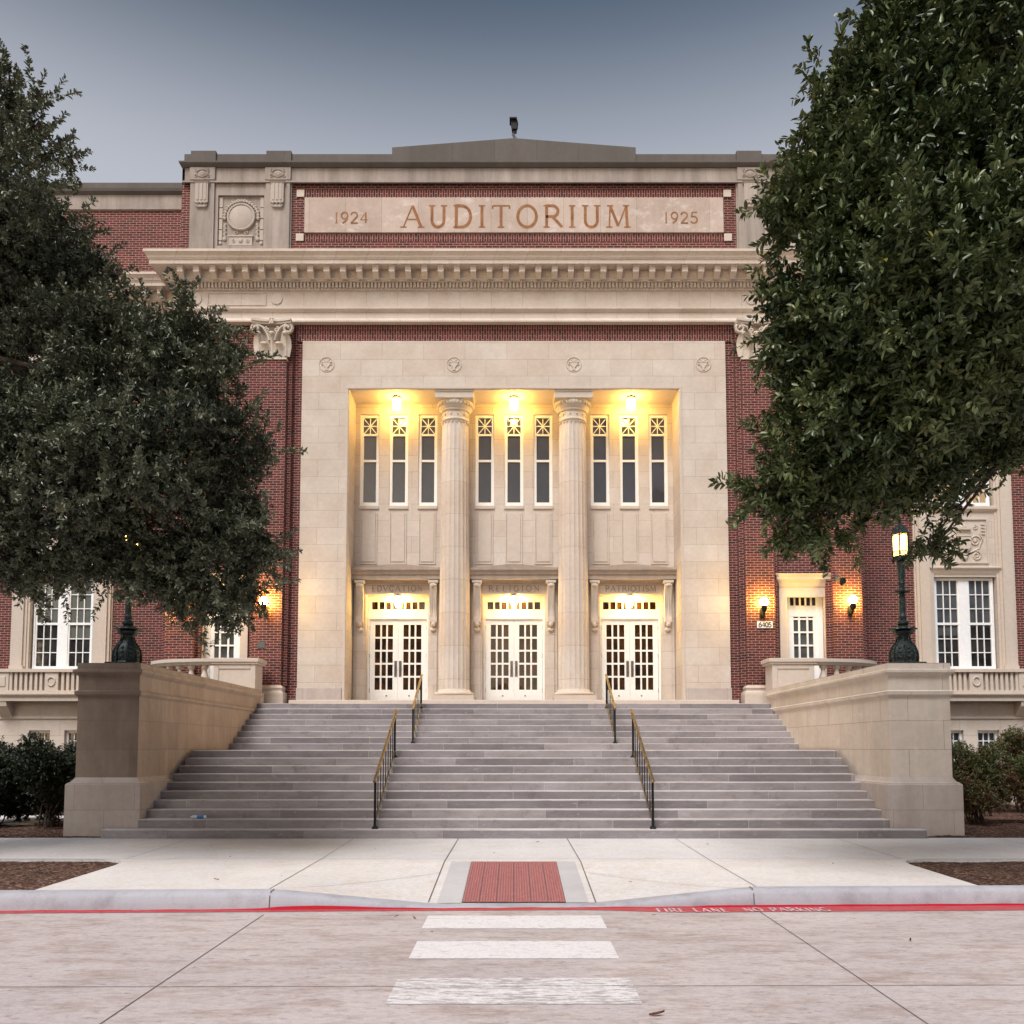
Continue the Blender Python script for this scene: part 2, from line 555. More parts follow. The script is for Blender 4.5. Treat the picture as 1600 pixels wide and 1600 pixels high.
    def wall(s, x0, x1, z0, z1, y, holes=(), depth=0.3):
        """a wall face at y facing -y with openings (x0,x1,z0,z1) whose reveals run back by depth"""
        xs = sorted({x0, x1, *[max(x0, min(x1, h[k])) for h in holes for k in (0, 1)]})
        zs = sorted({z0, z1, *[max(z0, min(z1, h[k])) for h in holes for k in (2, 3)]})
        for a, b2 in zip(xs, xs[1:]):
            for c, d in zip(zs, zs[1:]):
                mx, mz = (a + b2) / 2, (c + d) / 2
                if any(h[0] < mx < h[1] and h[2] < mz < h[3] for h in holes):
                    continue
                s.quad((a, y, c), (b2, y, c), (b2, y, d), (a, y, d))
        for h in holes:
            a, b2, c, d = h[:4]
            dp = h[4] if len(h) > 4 else depth
            if not dp:
                continue
            y2 = y + dp
            s.quad((a, y, c), (a, y, d), (a, y2, d), (a, y2, c))
            s.quad((b2, y, d), (b2, y, c), (b2, y2, c), (b2, y2, d))
            s.quad((a, y, d), (b2, y, d), (b2, y2, d), (a, y2, d))
            if c > z0:
                s.quad((b2, y, c), (a, y, c), (a, y2, c), (b2, y2, c))
        return s


ORG = {}


def obj(name, m, mat, parent=None, at=None, smooth=False, bevel=0):
    """links one mesh object; m is in world coordinates, or in local ones round the world point at"""
    me = bpy.data.meshes.new(name)
    if isinstance(m, M):
        me.from_pydata(m.v, [], m.f)
        me.update()
    else:
        me = m
    if mat and not me.materials:
        me.materials.append(MATS[mat])
    if smooth:
        ang = R(35) if smooth is True else R(smooth)
        me.shade_smooth()
        try:
            me.set_sharp_from_angle(angle=ang)
        except Exception:
            pass
    o = bpy.data.objects.new(name, me)
    C.objects.link(o)
    at = Vector(at) if at is not None else Vector((0, 0, 0))
    ORG[o.name] = at
    o.location = at - (ORG[parent.name] if parent else Vector((0, 0, 0)))
    if parent:
        o.parent = parent
    if bevel:
        b = o.modifiers.new('bevel', 'BEVEL')
        b.width = bevel
        b.segments = 2
        b.limit_method = 'ANGLE'
        b.angle_limit = R(40)
    return o


def thing(name, label, cat, loc=(0, 0, 0), group=None):
    o = bpy.data.objects.new(name, None)
    C.objects.link(o)
    o.location = loc
    o.empty_display_size = 0.2
    ORG[o.name] = Vector(loc)
    return tag(o, label, cat, group)


def tag(o, label=None, cat=None, group=None, kind=None):
    for k, val in (('label', label), ('category', cat), ('group', group), ('kind', kind)):
        if val:
            o[k] = val
    return o


def dup(o, parent, at):
    """a copy of one object (and of its children) at world point at, sharing mesh data"""
    c = o.copy()
    C.objects.link(c)
    ORG[c.name] = Vector(at)
    c.parent = parent
    c.location = Vector(at) - (ORG[parent.name] if parent else Vector((0, 0, 0)))
    shift = Vector(at) - ORG[o.name]
    for ch in [q for q in SC.objects if q.parent == o]:
        dup(ch, c, ORG[ch.name] + shift)
    return c


def struct(name, m, mat, **kw):
    return tag(obj(name, m, mat, **kw), kind='structure')


def arc(cx, cz, r, a0, a1, n=12):
    return [(cx + r * math.cos(R(a0 + (a1 - a0) * k / n)), cz + r * math.sin(R(a0 + (a1 - a0) * k / n))) for k in range(n + 1)]


# lettering: strokes on a 0..1 high cell; (width, [polylines with a weight each])
def _o(cx, cy, rx, ry, a0=0, a1=360, n=18):
    return [(cx + rx * math.cos(R(a0 + (a1 - a0) * k / n)), cy + ry * math.sin(R(a0 + (a1 - a0) * k / n))) for k in range(n + 1)]


T, N = 1.0, 0.5
FONT = {
    'A': (0.92, [(N, [(0.06, 0), (0.46, 1)]), (T, [(0.46, 1), (0.86, 0)]), (N, [(0.2, 0.36), (0.72, 0.36)])], [(0.06, 0), (0.86, 0)]),
    'U': (0.86, [(T, [(0.16, 1), (0.16, 0.34)] + _o(0.43, 0.3, 0.27, 0.3, 180, 360, 10) + [(0.70, 1)])], [(0.16, 1), (0.70, 1)]),
    'V': (0.86, [(T, [(0.06, 1), (0.43, 0)]), (N, [(0.43, 0), (0.80, 1)])], [(0.06, 1), (0.80, 1)]),
    'D': (0.86, [(T, [(0.14, 0), (0.14, 1)]), (T, [(0.1, 1), (0.36, 1)] + _o(0.36, 0.5, 0.42, 0.5, 90, -90, 14) + [(0.1, 0)])], [(0.14, 0), (0.14, 1)]),
    'I': (0.34, [(T, [(0.17, 0), (0.17, 1)])], [(0.17, 0), (0.17, 1)]),
    'T': (0.86, [(T, [(0.43, 0), (0.43, 1)]), (N, [(0.05, 1), (0.81, 1)]), (N, [(0.05, 1), (0.05, 0.86)]), (N, [(0.81, 1), (0.81, 0.86)])], [(0.43, 0)]),
    'O': (0.96, [(T, _o(0.48, 0.5, 0.42, 0.5, 0, 360, 26))], []),
    'R': (0.86, [(T, [(0.14, 0), (0.14, 1)]), (T, [(0.1, 1), (0.4, 1)] + _o(0.4, 0.745, 0.25, 0.255, 90, -90, 10) + [(0.14, 0.49)]), (T, [(0.4, 0.49), (0.84, 0)])], [(0.14, 0), (0.14, 1)]),
    'M': (1.04, [(N, [(0.12, 0), (0.16, 1)]), (T, [(0.16, 1), (0.52, 0.05)]), (N, [(0.52, 0.05), (0.88, 1)]), (T, [(0.88, 1), (0.93, 0)])], [(0.12, 0), (0.93, 0), (0.16, 1), (0.88, 1)]),
    'E': (0.7, [(T, [(0.14, 0), (0.14, 1)]), (N, [(0.1, 1), (0.6, 1)]), (N, [(0.14, 0.52), (0.52, 0.52)]), (N, [(0.1, 0), (0.62, 0)])], []),
    'C': (0.86, [(T, _o(0.48, 0.5, 0.42, 0.5, 45, 315, 20))], []),
    'N': (0.9, [(N, [(0.14, 0), (0.14, 1)]), (T, [(0.14, 1), (0.76, 0)]), (N, [(0.76, 0), (0.76, 1)])], [(0.14, 0), (0.14, 1), (0.76, 1)]),
    'L': (0.68, [(T, [(0.14, 0), (0.14, 1)]), (N, [(0.1, 0), (0.62, 0)])], [(0.14, 1)]),
    'G': (0.92, [(T, _o(0.48, 0.5, 0.42, 0.5, 45, 350, 20)), (T, [(0.88, 0.44), (0.6, 0.44)]), (T, [(0.86, 0.44), (0.86, 0.12)])], []),
    'P': (0.76, [(T, [(0.14, 0), (0.14, 1)]), (T, [(0.1, 1), (0.4, 1)] + _o(0.4, 0.73, 0.27, 0.27, 90, -90, 10) + [(0.14, 0.46)])], [(0.14, 0), (0.14, 1)]),
    'S': (0.72, [(T, _o(0.36, 0.74, 0.26, 0.26, 30, 270, 12) + _o(0.36, 0.25, 0.28, 0.25, 90, -150, 12))], []),
    'F': (0.66, [(T, [(0.14, 0), (0.14, 1)]), (N, [(0.1, 1), (0.6, 1)]), (N, [(0.14, 0.52), (0.52, 0.52)])], [(0.14, 0)]),
    'K': (0.84, [(T, [(0.14, 0), (0.14, 1)]), (N, [(0.14, 0.42), (0.72, 1)]), (T, [(0.34, 0.6), (0.8, 0)])], [(0.14, 0), (0.14, 1)]),
    '0': (0.74, [(T, _o(0.37, 0.5, 0.29, 0.5, 0, 360, 22))], []),
    '1': (0.46, [(T, [(0.23, 0), (0.23, 1)])], [(0.23, 0)]),
    '2': (0.74, [(T, _o(0.36, 0.72, 0.28, 0.28, 165, -35, 12) + [(0.08, 0), (0.68, 0)])], []),
    '4': (0.76, [(T, [(0.54, 0), (0.54, 1)]), (N, [(0.54, 1), (0.06, 0.3), (0.72, 0.3)])], []),
    '5': (0.72, [(T, [(0.62, 1), (0.2, 1), (0.14, 0.56)] + _o(0.34, 0.31, 0.3, 0.31, 110, -150, 14))], []),
    '6': (0.74, [(T, _o(0.37, 0.31, 0.28, 0.31, 0, 360, 18)), (T, [(0.09, 0.34), (0.2, 0.74), (0.52, 1)])], []),
    '9': (0.74, [(T, _o(0.37, 0.69, 0.28, 0.31, 0, 360, 18)), (T, [(0.65, 0.66), (0.54, 0.26), (0.22, 0)])], []),
}


def text_width(s, h, gap):
    return sum((FONT[c][0] * h if c != ' ' else 0.6 * h) + gap for c in s) - gap


def lettering(s, cx, z0, h, y, stroke, gap, serif=0.0, plane='xz', width=None, narrow=1.0):
    """flat strokes, every stroke 0.4 mm in front of the last; plane 'xz' on a wall at y, 'xy' on the ground at height y"""
    m = M()
    if width:
        gap = (width - text_width(s, h * narrow, 0)) / (len(s) - 1)
    x = cx - text_width(s, h * narrow, gap) / 2
    lay = 0

    def put(poly):
        nonlocal lay
        off = 0.0004 * (lay % 12)
        lay += 1
        if plane == 'xz':
            m.quad(*[(p[0], y - off, p[1]) for p in poly])
        else:
            m.quad(*[(p[0], p[1], y + off) for p in poly])
    for c in s:
        if c == ' ':
            x += 0.6 * h * narrow + gap
            continue
        wd, strokes, serifs = FONT[c]
        for wt, pl in strokes:
            P = [Vector((x + a * h * narrow, z0 + b2 * h)) for a, b2 in pl]
            hw = stroke * wt / 2
            for a, b2 in zip(P, P[1:]):
                d = (b2 - a)
                if d.length < 1e-6:
                    continue
                d.normalize()
                nn = Vector((-d.y, d.x)) * hw
                e = d * (hw * 0.35 if len(P) > 2 else 0)
                put([a - e - nn, b2 + e - nn, b2 + e + nn, a - e + nn])
        if serif:
            for a, b2 in serifs:
                px, pz = x + a * h * narrow, z0 + b2 * h
                k = stroke * 0.22
                put([(px - serif, pz - k), (px + serif, pz - k), (px + serif, pz + k), (px - serif, pz + k)])
        x += wd * h * narrow + gap
    return m


# ------------------------------------------------------------------ ground, road, pavement
def warp(x, y):
    """the kerb runs at a slight angle to the building"""
    k = max(0.0, min(1.0, (12.15 - y) / 2.75))
    return y + 0.032 * max(-12, min(12, x)) * k


def drop(x, y):
    """how far the kerb ramp lowers the pavement at a point"""
    tt = max(0.0, min(1.0, (11.85 - y) / 2.2))
    ax = abs(x)
    wx = 1.0 if ax < 0.9 else max(0.0, (2.72 - ax) / 1.82)
    return 0.175 * tt * wx


def sheet(xs, ys, zf, dz=0.0):
    m = M()
    for j in ys:
        for i in xs:
            m.v.append((i, warp(i, j), zf(i, j) + dz))
    n = len(xs)
    for j in range(len(ys) - 1):
        for i in range(n - 1):
            a = j * n + i
            m.f.append((a, a + 1, a + n + 1, a + n))
    return m


def rng(a, b, n):
    return [a + (b - a) * k / n for k in range(n + 1)]


g = M()
g.quad((-500, -500, -0.34), (500, -500, -0.34), (500, 500, -0.34), (-500, 500, -0.34))
struct('ground', g, 'soil')
ROADZ = -0.195
xs_all = [-60, -30, -16] + rng(-12, 12, 96) + [16, 30, 60]
struct('road', sheet(xs_all, [-14] + rng(0, 9.55, 12), lambda x, y: ROADZ), 'road_concrete')
m = sheet(xs_all, [12.15, 13.5, 14.98], lambda x, y: 0.0)
for sx in (-1, 1):
    a, b2 = sorted((sx * 5.88, sx * 30))
    m.quad((a, 12.15, -0.1), (b2, 12.15, -0.1), (b2, 12.15, 0), (a, 12.15, 0))
struct('pavement', m, 'pavement')
# apron between the planting beds, with the kerb ramp and its flares
xa = rng(-5.1, -0.9, 32) + rng(-0.9, 0.9, 8)[1:] + rng(0.9, 5.1, 32)[1:]
m = sheet(xa, rng(9.66, 11.85, 16) + [12.15], lambda x, y: -drop(x, y))
for sx in (-1, 1):                          # apron corners rounded off towards the beds
    pts = [(5.1, 9.66), (5.42, 9.66), (5.46, 11.55), (5.52, 11.85), (5.66, 12.05), (5.9, 12.15), (5.1, 12.15)]
    pts = [(sx * a, warp(sx * a, b2), 0.0) for a, b2 in pts]
    m.quad(*(pts if sx > 0 else pts[::-1]))
    for a, b2 in zip(pts[1:5], pts[2:6]):
        m.quad((a[0], a[1], -0.1), (b2[0], b2[1], -0.1), b2, a)
struct('pavement_apron', m, 'pavement_cream')


def kerb_top(x):
    return -drop(x, 9.6)


prof = []
m = M()
xk = [-60, -30, -16] + rng(-12, 12, 120) + [16, 30, 60]
rows = []
for x in xk:
    zt = kerb_top(x)
    z0 = ROADZ - 0.02
    hh = zt - ROADZ
    pr = [(9.465, z0), (9.472, ROADZ + hh * 0.3), (9.485, ROADZ + hh * 0.72), (9.505, ROADZ + hh * 0.9), (9.54, zt - 0.001), (9.665, zt + 0.004)]
    rows.append([(x, warp(x, a), b2) for a, b2 in pr])
for r_ in rows:
    m.v += r_
for i in range(len(rows) - 1):
    for j in range(5):
        a = i * 6 + j
        m.f.append((a, a + 6, a + 7, a + 1))
struct('kerb', m, 'kerb_concrete', smooth=50)

# red fire lane line on the gutter, with its words, and the fresh paint on the foot of the kerb
m = M()
xr = rng(-14, 14, 140)
for a, b2 in zip(xr, xr[1:]):
    q = []
    for x in (a, b2):
        k_ = max(0.0, min(1.0, (x - 0.6) / 1.4))
        wd = 0.115 + 0.175 * k_ * k_ * (3 - 2 * k_)
        q.append(((x, warp(x, 9.47) - wd, ROADZ + 0.004), (x, warp(x, 9.47), ROADZ + 0.004)))
    m.quad(q[0][0], q[1][0], q[1][1], q[0][1])
struct('fire_lane_line', m, 'red_paint')
m = M()
for a, b2 in zip(xr, xr[1:]):
    q = []
    for x in (a, b2):
        hh = 0.012 + 0.034 * math.exp(-((x + 2.25) / 0.75) ** 2) * (1 if x > -2.72 else 0.35) + (0.012 if x > 2 else 0) + 0.006 * mnoise.noise(Vector((x * 3, 0, 0)))
        q.append(((x, warp(x, 9.4615), ROADZ + 0.001), (x, warp(x, 9.4645), ROADZ + hh)))
    m.quad(q[0][0], q[1][0], q[1][1], q[0][1])
struct('kerb_foot_paint', m, 'red_paint_fresh')
m = lettering('FIRE LANE', 1.97, 9.235, 0.20, ROADZ + 0.008, 0.026, 0.028, plane='xy', width=0.78, narrow=0.5)
m2 = lettering('NO PARKING', 3.02, 9.265, 0.20, ROADZ + 0.008, 0.026, 0.028, plane='xy', width=0.94, narrow=0.5)
o_ = len(m.v)
m.v += m2.v
m.f += [tuple(i + o_ for i in f) for f in m2.f]
simple('worn_letter', (0.56, 0.40, 0.40), 0.8, 0.2, var=0.45, scale=16)
struct('fire_lane_lettering', m, 'worn_letter')

# joints cut in the concrete
m = M()


def groove(m, pts, wd, zf):
    for a, b2 in zip(pts, pts[1:]):
        d = Vector((b2[0] - a[0], b2[1] - a[1])).normalized()
        nx, ny = -d.y * wd / 2, d.x * wd / 2
        m.quad((a[0] - nx, a[1] - ny, zf(*a)), (b2[0] - nx, b2[1] - ny, zf(*b2)), (b2[0] + nx, b2[1] + ny, zf(*b2)), (a[0] + nx, a[1] + ny, zf(*a)))


zr = lambda x, y: ROADZ + 0.004
for x in (-8.1, -2.7, 2.7, 8.1):
    groove(m, [(x, -10), (x, 3), (x, warp(x, 9.2))], 0.009, zr)
for y in (6.42, 1.5):
    groove(m, [(-40, y - 0.2), (0, y), (40, y + 0.3)], 0.008, zr)
for x in (-8.1, -2.72, 2.72, 8.1):          # the same joints run up the kerb
    y_ = warp(x, 9.47)
    for (ya, za), (yb, zb) in (((y_ - 0.010, ROADZ), (y_ + 0.012, -0.055)), ((y_ + 0.012, -0.055), (y_ + 0.066, 0.002)), ((y_ + 0.066, 0.002), (y_ + 0.19, 0.007))):
        m.quad((x - 0.006, ya, za), (x + 0.006, ya, za), (x + 0.006, yb, zb), (x - 0.006, yb, zb))
struct('road_joints', m, 'joint_dark')
m = M()
zp = lambda x, y: -drop(x, y - 0.0) + 0.005
for x in (-8.4, -5.6, -2.78, 2.8, 5.6, 8.4):
    groove(m, [(x * 1.02, 14.95), (x, 12.15)] + ([(x, warp(x, y)) for y in (11.2, 10.4, 9.67)] if abs(x) < 5 else []), 0.009, lambda a, b2: 0.004)
for x in (-0.98, 0.94):
    groove(m, [(x, y) for y in [14.95, 12.15] + rng(11.85, 9.67, 10)], 0.014, zp)
struct('pavement_joints', m, 'joint_dark')
m = M()
groove(m, [(-20, 12.15), (20, 12.15)], 0.012, lambda a, b2: 0.004)
for sx in (-1, 1):
    groove(m, [(sx * (0.95 + k * 0.1765), warp(0, 11.2 - k * 0.16)) for k in range(11)], 0.008, lambda a, b2: -drop(a, b2) + 0.006)
struct('pavement_score_lines', m, 'joint_soft')
m = sheet(rng(-0.88, -0.605, 3), rng(9.67, 11.85, 10), lambda x, y: -drop(x, y), 0.006)
m2 = sheet(rng(0.605, 0.86, 3), rng(9.67, 11.85, 10), lambda x, y: -drop(x, y), 0.006)
o_ = len(m.v)
m.v += m2.v
m.f += [tuple(i + o_ for i in f) for f in m2.f]
struct('ramp_border', m, 'ramp_grey')
# ribbed red warning pavers on the ramp
m = M()
for k in range(6):
    x0 = -0.598 + k * 0.1993
    for j in range(6):
        w0 = x0 + 0.005 + j * 0.0318
        pr = [(w0, 0.0), (w0 + 0.006, 0.008), (w0 + 0.024, 0.008), (w0 + 0.0315, 0.0)]
        for a, b2 in zip(pr, pr[1:]):
            for ya, yb in zip(rng(9.68, 11.82, 11), rng(9.68, 11.82, 11)[1:]):
                m.quad(*[(p[0], y, -drop(0, y) + 0.006 + p[1]) for p, y in ((a, ya), (b2, ya), (b2, yb), (a, yb))])
for y in rng(9.6, 11.22, 3)[1:-1]:
    pass
struct('tactile_paving', m, 'tactile_red')
m = M()
m.quad((-0.60, 9.67, -drop(0, 9.67) + 0.003), (0.60, 9.67, -drop(0, 9.67) + 0.003), (0.60, 11.835, 0.003), (-0.60, 11.835, 0.003))
struct('tactile_paving_bed', m, 'joint_dark')

# crosswalk stripes
for k, (y0, y1, xl, xr_) in enumerate(((8.42, 9.06, -0.92, 0.93), (7.24, 7.88, -0.90, 0.90), (5.98, 6.64, -0.905, 0.905))):
    m = M()
    n = 24
    for i in range(n):
        a, b2 = xl + (xr_ - xl) * i / n, xl + (xr_ - xl) * (i + 1) / n
        j = [0.008 * mnoise.noise(Vector((v_ * 5, k * 9 + q, 0))) for v_ in (a, b2) for q in (0, 3)]
        m.quad((a, y0 + j[0], ROADZ + 0.004), (b2, y0 + j[2], ROADZ + 0.004), (b2, y1 + j[3], ROADZ + 0.004), (a, y1 + j[1], ROADZ + 0.004))
    struct('crosswalk_stripe', m, 'road_paint')


# planting beds
def bed(xs, ys, base, amp, clip=None):
    m = M()
    for y in ys:
        for x in xs:
            z = base + amp * (mnoise.noise(Vector((x * 1.3, y * 1.3, 4))) + 0.45 * mnoise.noise(Vector((x * 9, y * 9, 2))) + 0.35 * mnoise.noise(Vector((x * 24, y * 24, 7))))
            m.v.append((x, warp(x, y), z))
    n = len(xs)
    for j in range(len(ys) - 1):
        for i in range(n - 1):
            a = j * n + i
            m.f.append((a, a + 1, a + n + 1, a + n))
    return m


for sx in (-1, 1):
    xb = rng(5.2, 8.2, 110) + rng(8.2, 30, 60)[1:]
    xb = xb if sx > 0 else [-q for q in reversed(xb)]
    struct('mulch_bed', bed(xb, rng(9.64, 12.3, 100), -0.04, 0.018), 'mulch', smooth=60)
    x0, x1 = sorted((sx * 6.9, sx * 14))
    m = bed(rng(x0, x1, 130), rng(14.98, 18, 60) + rng(18, 24.9, 20)[1:], 0.012, 0.03)
    struct('planting_bed', m, 'mulch', smooth=60)
m = M()
m.box(-30, -9.9, 17.3, 19.2, -0.2, 0.06)
struct('path', m, 'pavement')

# ------------------------------------------------------------------ entrance steps
def ystep(k):
    return Y1 + (k - 1) * TREAD + (LAND if k > 10 else 0)


steps = thing('entrance_steps', 'wide grey stone staircase with a middle landing rising to the three doors', 'stairs', (0, Y1, 0))
for k in range(1, 20):
    hw = 7.32 if k == 1 else (6.80 if k <= 10 else 6.915)
    y0 = ystep(k) if k < 19 else 23.40
    y1 = (ystep(k + 1) if k < 18 else (23.5 if k == 18 else 24.76)) + 0.06
    if k == 18:
        m = M().box(-6.915, 6.915, y0, y1, (k - 1) * RISE - 0.03, k * RISE)
        m.box(6.915, 8.2, 22.5, 23.75, k * RISE - 0.4, k * RISE - 0.004)
        m.box(-8.2, -6.915, 22.5, 23.75, k * RISE - 0.4, k * RISE - 0.004)
    elif k == 19:
        m = M().box(-6.35, 6.35, y0, y1, k * RISE - 0.17, k * RISE)
    elif k == 1:
        m = M().box(-hw, hw, y0, y1 - 0.12, -0.05, RISE)
        m.box(-6.8, 6.8, y1 - 0.1205, y1, -0.05, RISE - 0.002)
    else:
        m = M().box(-hw, hw, y0, y1, (k - 1) * RISE - 0.03, k * RISE)
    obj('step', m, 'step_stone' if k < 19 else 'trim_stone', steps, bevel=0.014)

# cheek walls ending in pedestals
CHEEK = [(0.0, 1.055), (0, 2.54), (0.045, 2.58), (0.05, 2.635), (0.0, 2.665), (0, 2.92), (0.05, 2.965), (0.075, 2.99), (0.075, 3.035), (0.02, 3.055), (0.02, 3.165), (-0.2, 3.17)]
PLINTH = [(0.12, -0.1), (0.12, 0.93), (0.095, 0.962), (0.05, 0.985), (0.02, 1.03), (0.0, 1.06)]
for sx in (-1, 1):
    side = 'left' if sx < 0 else 'right'
    lab = ('brown limestone cheek wall with pedestal left of the steps, under the tree', 'pale limestone cheek wall with pedestal right of the steps, patched with light repairs')[sx > 0]
    t_ = thing('stair_wall', lab, 'wall', (sx * 7.47, 15.3, 0), 'cheek walls of the entrance steps')
    path = [(sx * 6.9, 22.6), (sx * 6.9, 15.3), (sx * 8.03, 15.3), (sx * 8.03, 22.6)]
    path = path if sx > 0 else path[::-1]
    m = M().sweep(path, PLINTH, close=False)
    obj('plinth', m, 'plinth_stone', t_)
    m = M().sweep(path, CHEEK, close=False)
    m.box(min(sx * 7.05, sx * 7.9), max(sx * 7.05, sx * 7.9), 15.45, 22.6, 3.0, 3.168)
    obj('wall_block', m, 'cheek_stone' if sx > 0 else 'cheek_brown', t_)

# curved balustrades on the terrace beside the steps
for sx in (-1, 1):
    lab = ('curved stone balustrade on the terrace left of the steps, partly under oak leaves', 'curved stone balustrade on the terrace right of the steps, below the two lit globes')[sx > 0]
    t_ = thing('balustrade', lab, 'balustrade', (sx * 7.6, 22.8, 2.79), 'terrace balustrades')

    def X(a):
        return sx * a
    m = M()
    lo, hi = sorted((X(6.98), X(8.2)))
    m.box(lo + 0.04, hi - 0.04, 22.53, 23.15, 2.0, 3.86)
    m.box(lo, hi, 22.49, 23.19, 2.0, 3.12)
    for a in (lo + 0.04, hi - 0.18):
        m.box(a, a + 0.14, 22.505, 22.54, 3.12, 3.86)
    m.box(lo + 0.18, hi - 0.18, 22.505, 22.54, 3.12, 3.24)
    m.box(lo + 0.18, hi - 0.18, 22.505, 22.54, 3.74, 3.86)
    obj('post', m, 'trim_stone', t_, bevel=0.012)
    m = M()
    m.box(lo - 0.03, hi + 0.03, 22.47, 23.21, 3.862, 3.92)
    m.box(lo - 0.06, hi + 0.06, 22.44, 23.24, 3.92, 4.03)
    obj('post_cap', m, 'trim_stone', t_, bevel=0.015)
    cv = [(X(8.2 + 2.0 * math.sin(R(a))), 22.72 + 1.15 * (1 - math.cos(R(a)))) for a in rng(0, 84, 16)]
    cvp = cv if sx > 0 else cv[::-1]
    # walking along the curve the outside is on the right for sx>0
    m = M().sweep(cvp, [(-0.13, 3.862), (0.13, 3.862), (0.16, 3.92), (0.19, 3.94), (0.19, 4.03), (-0.19, 4.03), (-0.19, 3.94), (-0.16, 3.92), (-0.13, 3.862)])
    obj('rail', m, 'trim_stone', t_, smooth=40)
    m = M().sweep(cvp, [(-0.16, 0.0), (0.19, 0.0), (0.19, 3.05), (0.15, 3.12), (-0.15, 3.12), (-0.16, 3.0)])
    obj('curved_wall', m, 'cheek_stone', t_, smooth=40)
    first = None
    for k in range(7):
        a = R(8 + k * 11.6)
        p = (X(8.2 + 2.0 * math.sin(a)), 22.72 + 1.15 * (1 - math.cos(a)), 3.12)
        if first is None:
            bm_ = M().lathe(0, 0, [(0.10, 0), (0.10, 0.06), (0.055, 0.09), (0.05, 0.13), (0.09, 0.2), (0.125, 0.3), (0.12, 0.38), (0.075, 0.5), (0.055, 0.58), (0.055, 0.62), (0.08, 0.65), (0.10, 0.68), (0.10, 0.745)], 14)
            first = obj('baluster', bm_, 'trim_stone', t_, at=p, smooth=50)
        else:
            dup(first, t_, p)

# ------------------------------------------------------------------ the auditorium
F0 = 23.70                                   # front of the stone portal
BW = 23.78                                   # brick face
BK = 24.75                                   # back wall of the recessed porch
WG = 24.90                                   # wing face
bld = thing('auditorium_building', 'large red brick auditorium with limestone portal, two columns and carved name panel', 'building', (0, F0, 2.79))

# walls
m = M()
sd = [(sx * 8.40 - 0.56, sx * 8.40 + 0.56, 2.4, 6.0, 0.35) for sx in (-1, 1)]
m.wall(-10, 10, 1.5, 14.1, BW, [(-6.15, 6.15, 1.5, 13.5, 0)] + sd)
for sx in (-1, 1):
    m.quad((sx * 10, BW, 1.5), (sx * 10, BW, 14.1), (sx * 10, WG + 0.3, 14.1), (sx * 10, WG + 0.3, 1.5))
    m.quad((sx * 10, BW, 0), (sx * 10, BW, 1.5), (sx * 10, WG + 0.3, 1.5), (sx * 10, WG + 0.3, 0))
obj('brick_wall', m, 'brick', bld)
m = M()
for sx in (-1, 1):                            # brick of the attic outside the stone end panels and its returns
    a, b2 = sorted((sx * 9.88, sx * 9.5))
    m.quad((a, 23.72, 15.8), (b2, 23.72, 15.8), (b2, 23.72, 18.34), (a, 23.72, 18.34))
    m.quad((sx * 9.88, 23.72, 15.8), (sx * 9.88, 23.72, 18.9), (sx * 9.88, 27, 18.9), (sx * 9.88, 27, 15.8))
m.wall(-6.62, 6.62, 15.8, 18.4, BW - 0.03, [(-6.46, 6.46, 16.58, 18.19, 0.0)])
m.box(-9.8, 9.8, 24.0, 44, 13.0, 18.9)
obj('attic_brick', m, 'brick', bld)
# soldier course frame round the name panel, and its corner blocks
m = M()
yy = BW - 0.035
m.quad((-6.25, yy, 17.93), (6.25, yy, 17.93), (6.25, yy, 18.185), (-6.25, yy, 18.185))
m.quad((-6.25, yy, 16.585), (6.25, yy, 16.585), (6.25, yy, 16.83), (-6.25, yy, 16.83))
m.quad((-6.40, BW - 0.036, 13.52), (6.40, BW - 0.036, 13.52), (6.40, BW - 0.036, 14.04), (-6.40, BW - 0.036, 14.04))
obj('soldier_course', m, 'brick_soldier', bld)
for sx in (-1, 1):
    a, b2 = sorted((sx * 6.46, sx * 6.24))
    m = M()
    m.quad((a, yy, 16.83), (b2, yy, 16.83), (b2, yy, 17.93), (a, yy, 17.93))
    obj('header_course', m, 'brick', bld)
for sx in (-1, 1):
    for z in (16.59, 17.95):
        a, b2 = sorted((sx * 6.465, sx * 6.235))
        obj('corner_block', M().box(a, b2, yy - 0.03, yy, z, z + 0.225), 'trim_stone', bld, bevel=0.008)

panel = obj('name_panel', M().box(-6.22, 6.22, 23.70, 23.76, 16.84, 17.92), 'name_stone', bld, bevel=0.008)
obj('lettering', lettering('AUDITORIUM', 0.06, 17.0, 0.66, 23.6965, 0.085, 0.1, serif=0.095, width=6.75), 'letter_carved', panel)
obj('lettering', lettering('1924', -4.83, 17.125, 0.33, 23.6965, 0.042, 0.05, serif=0.035, width=1.02), 'letter_carved', panel)
obj('lettering', lettering('1925', 4.95, 17.125, 0.33, 23.6965, 0.042, 0.05, serif=0.035, width=1.02), 'letter_carved', panel)

# attic frieze and parapet
ap = [(-9.78, 27), (-9.78, 23.66), (9.78, 23.66), (9.78, 27)]
obj('attic_band', M().sweep(ap, [(0, 18.33), (0.05, 18.33), (0.05, 18.38), (0.0, 18.40), (0.0, 18.80), (0.02, 18.80)]), 'weathered_stone', bld)
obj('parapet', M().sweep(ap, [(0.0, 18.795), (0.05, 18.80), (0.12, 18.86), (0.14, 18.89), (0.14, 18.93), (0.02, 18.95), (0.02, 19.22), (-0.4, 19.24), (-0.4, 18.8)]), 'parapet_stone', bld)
m = M()
m.prism([(-3.62, 18.96), (3.62, 18.96), (3.62, 19.40), (0, 19.69), (-3.62, 19.40)], 23.60, 24.05)
for sx in (-1, 1):
    for c_ in (9.22, 6.98):
        m.box(sx * c_ - 0.37, sx * c_ + 0.37, 23.59, 24.0, 18.955, 19.29)
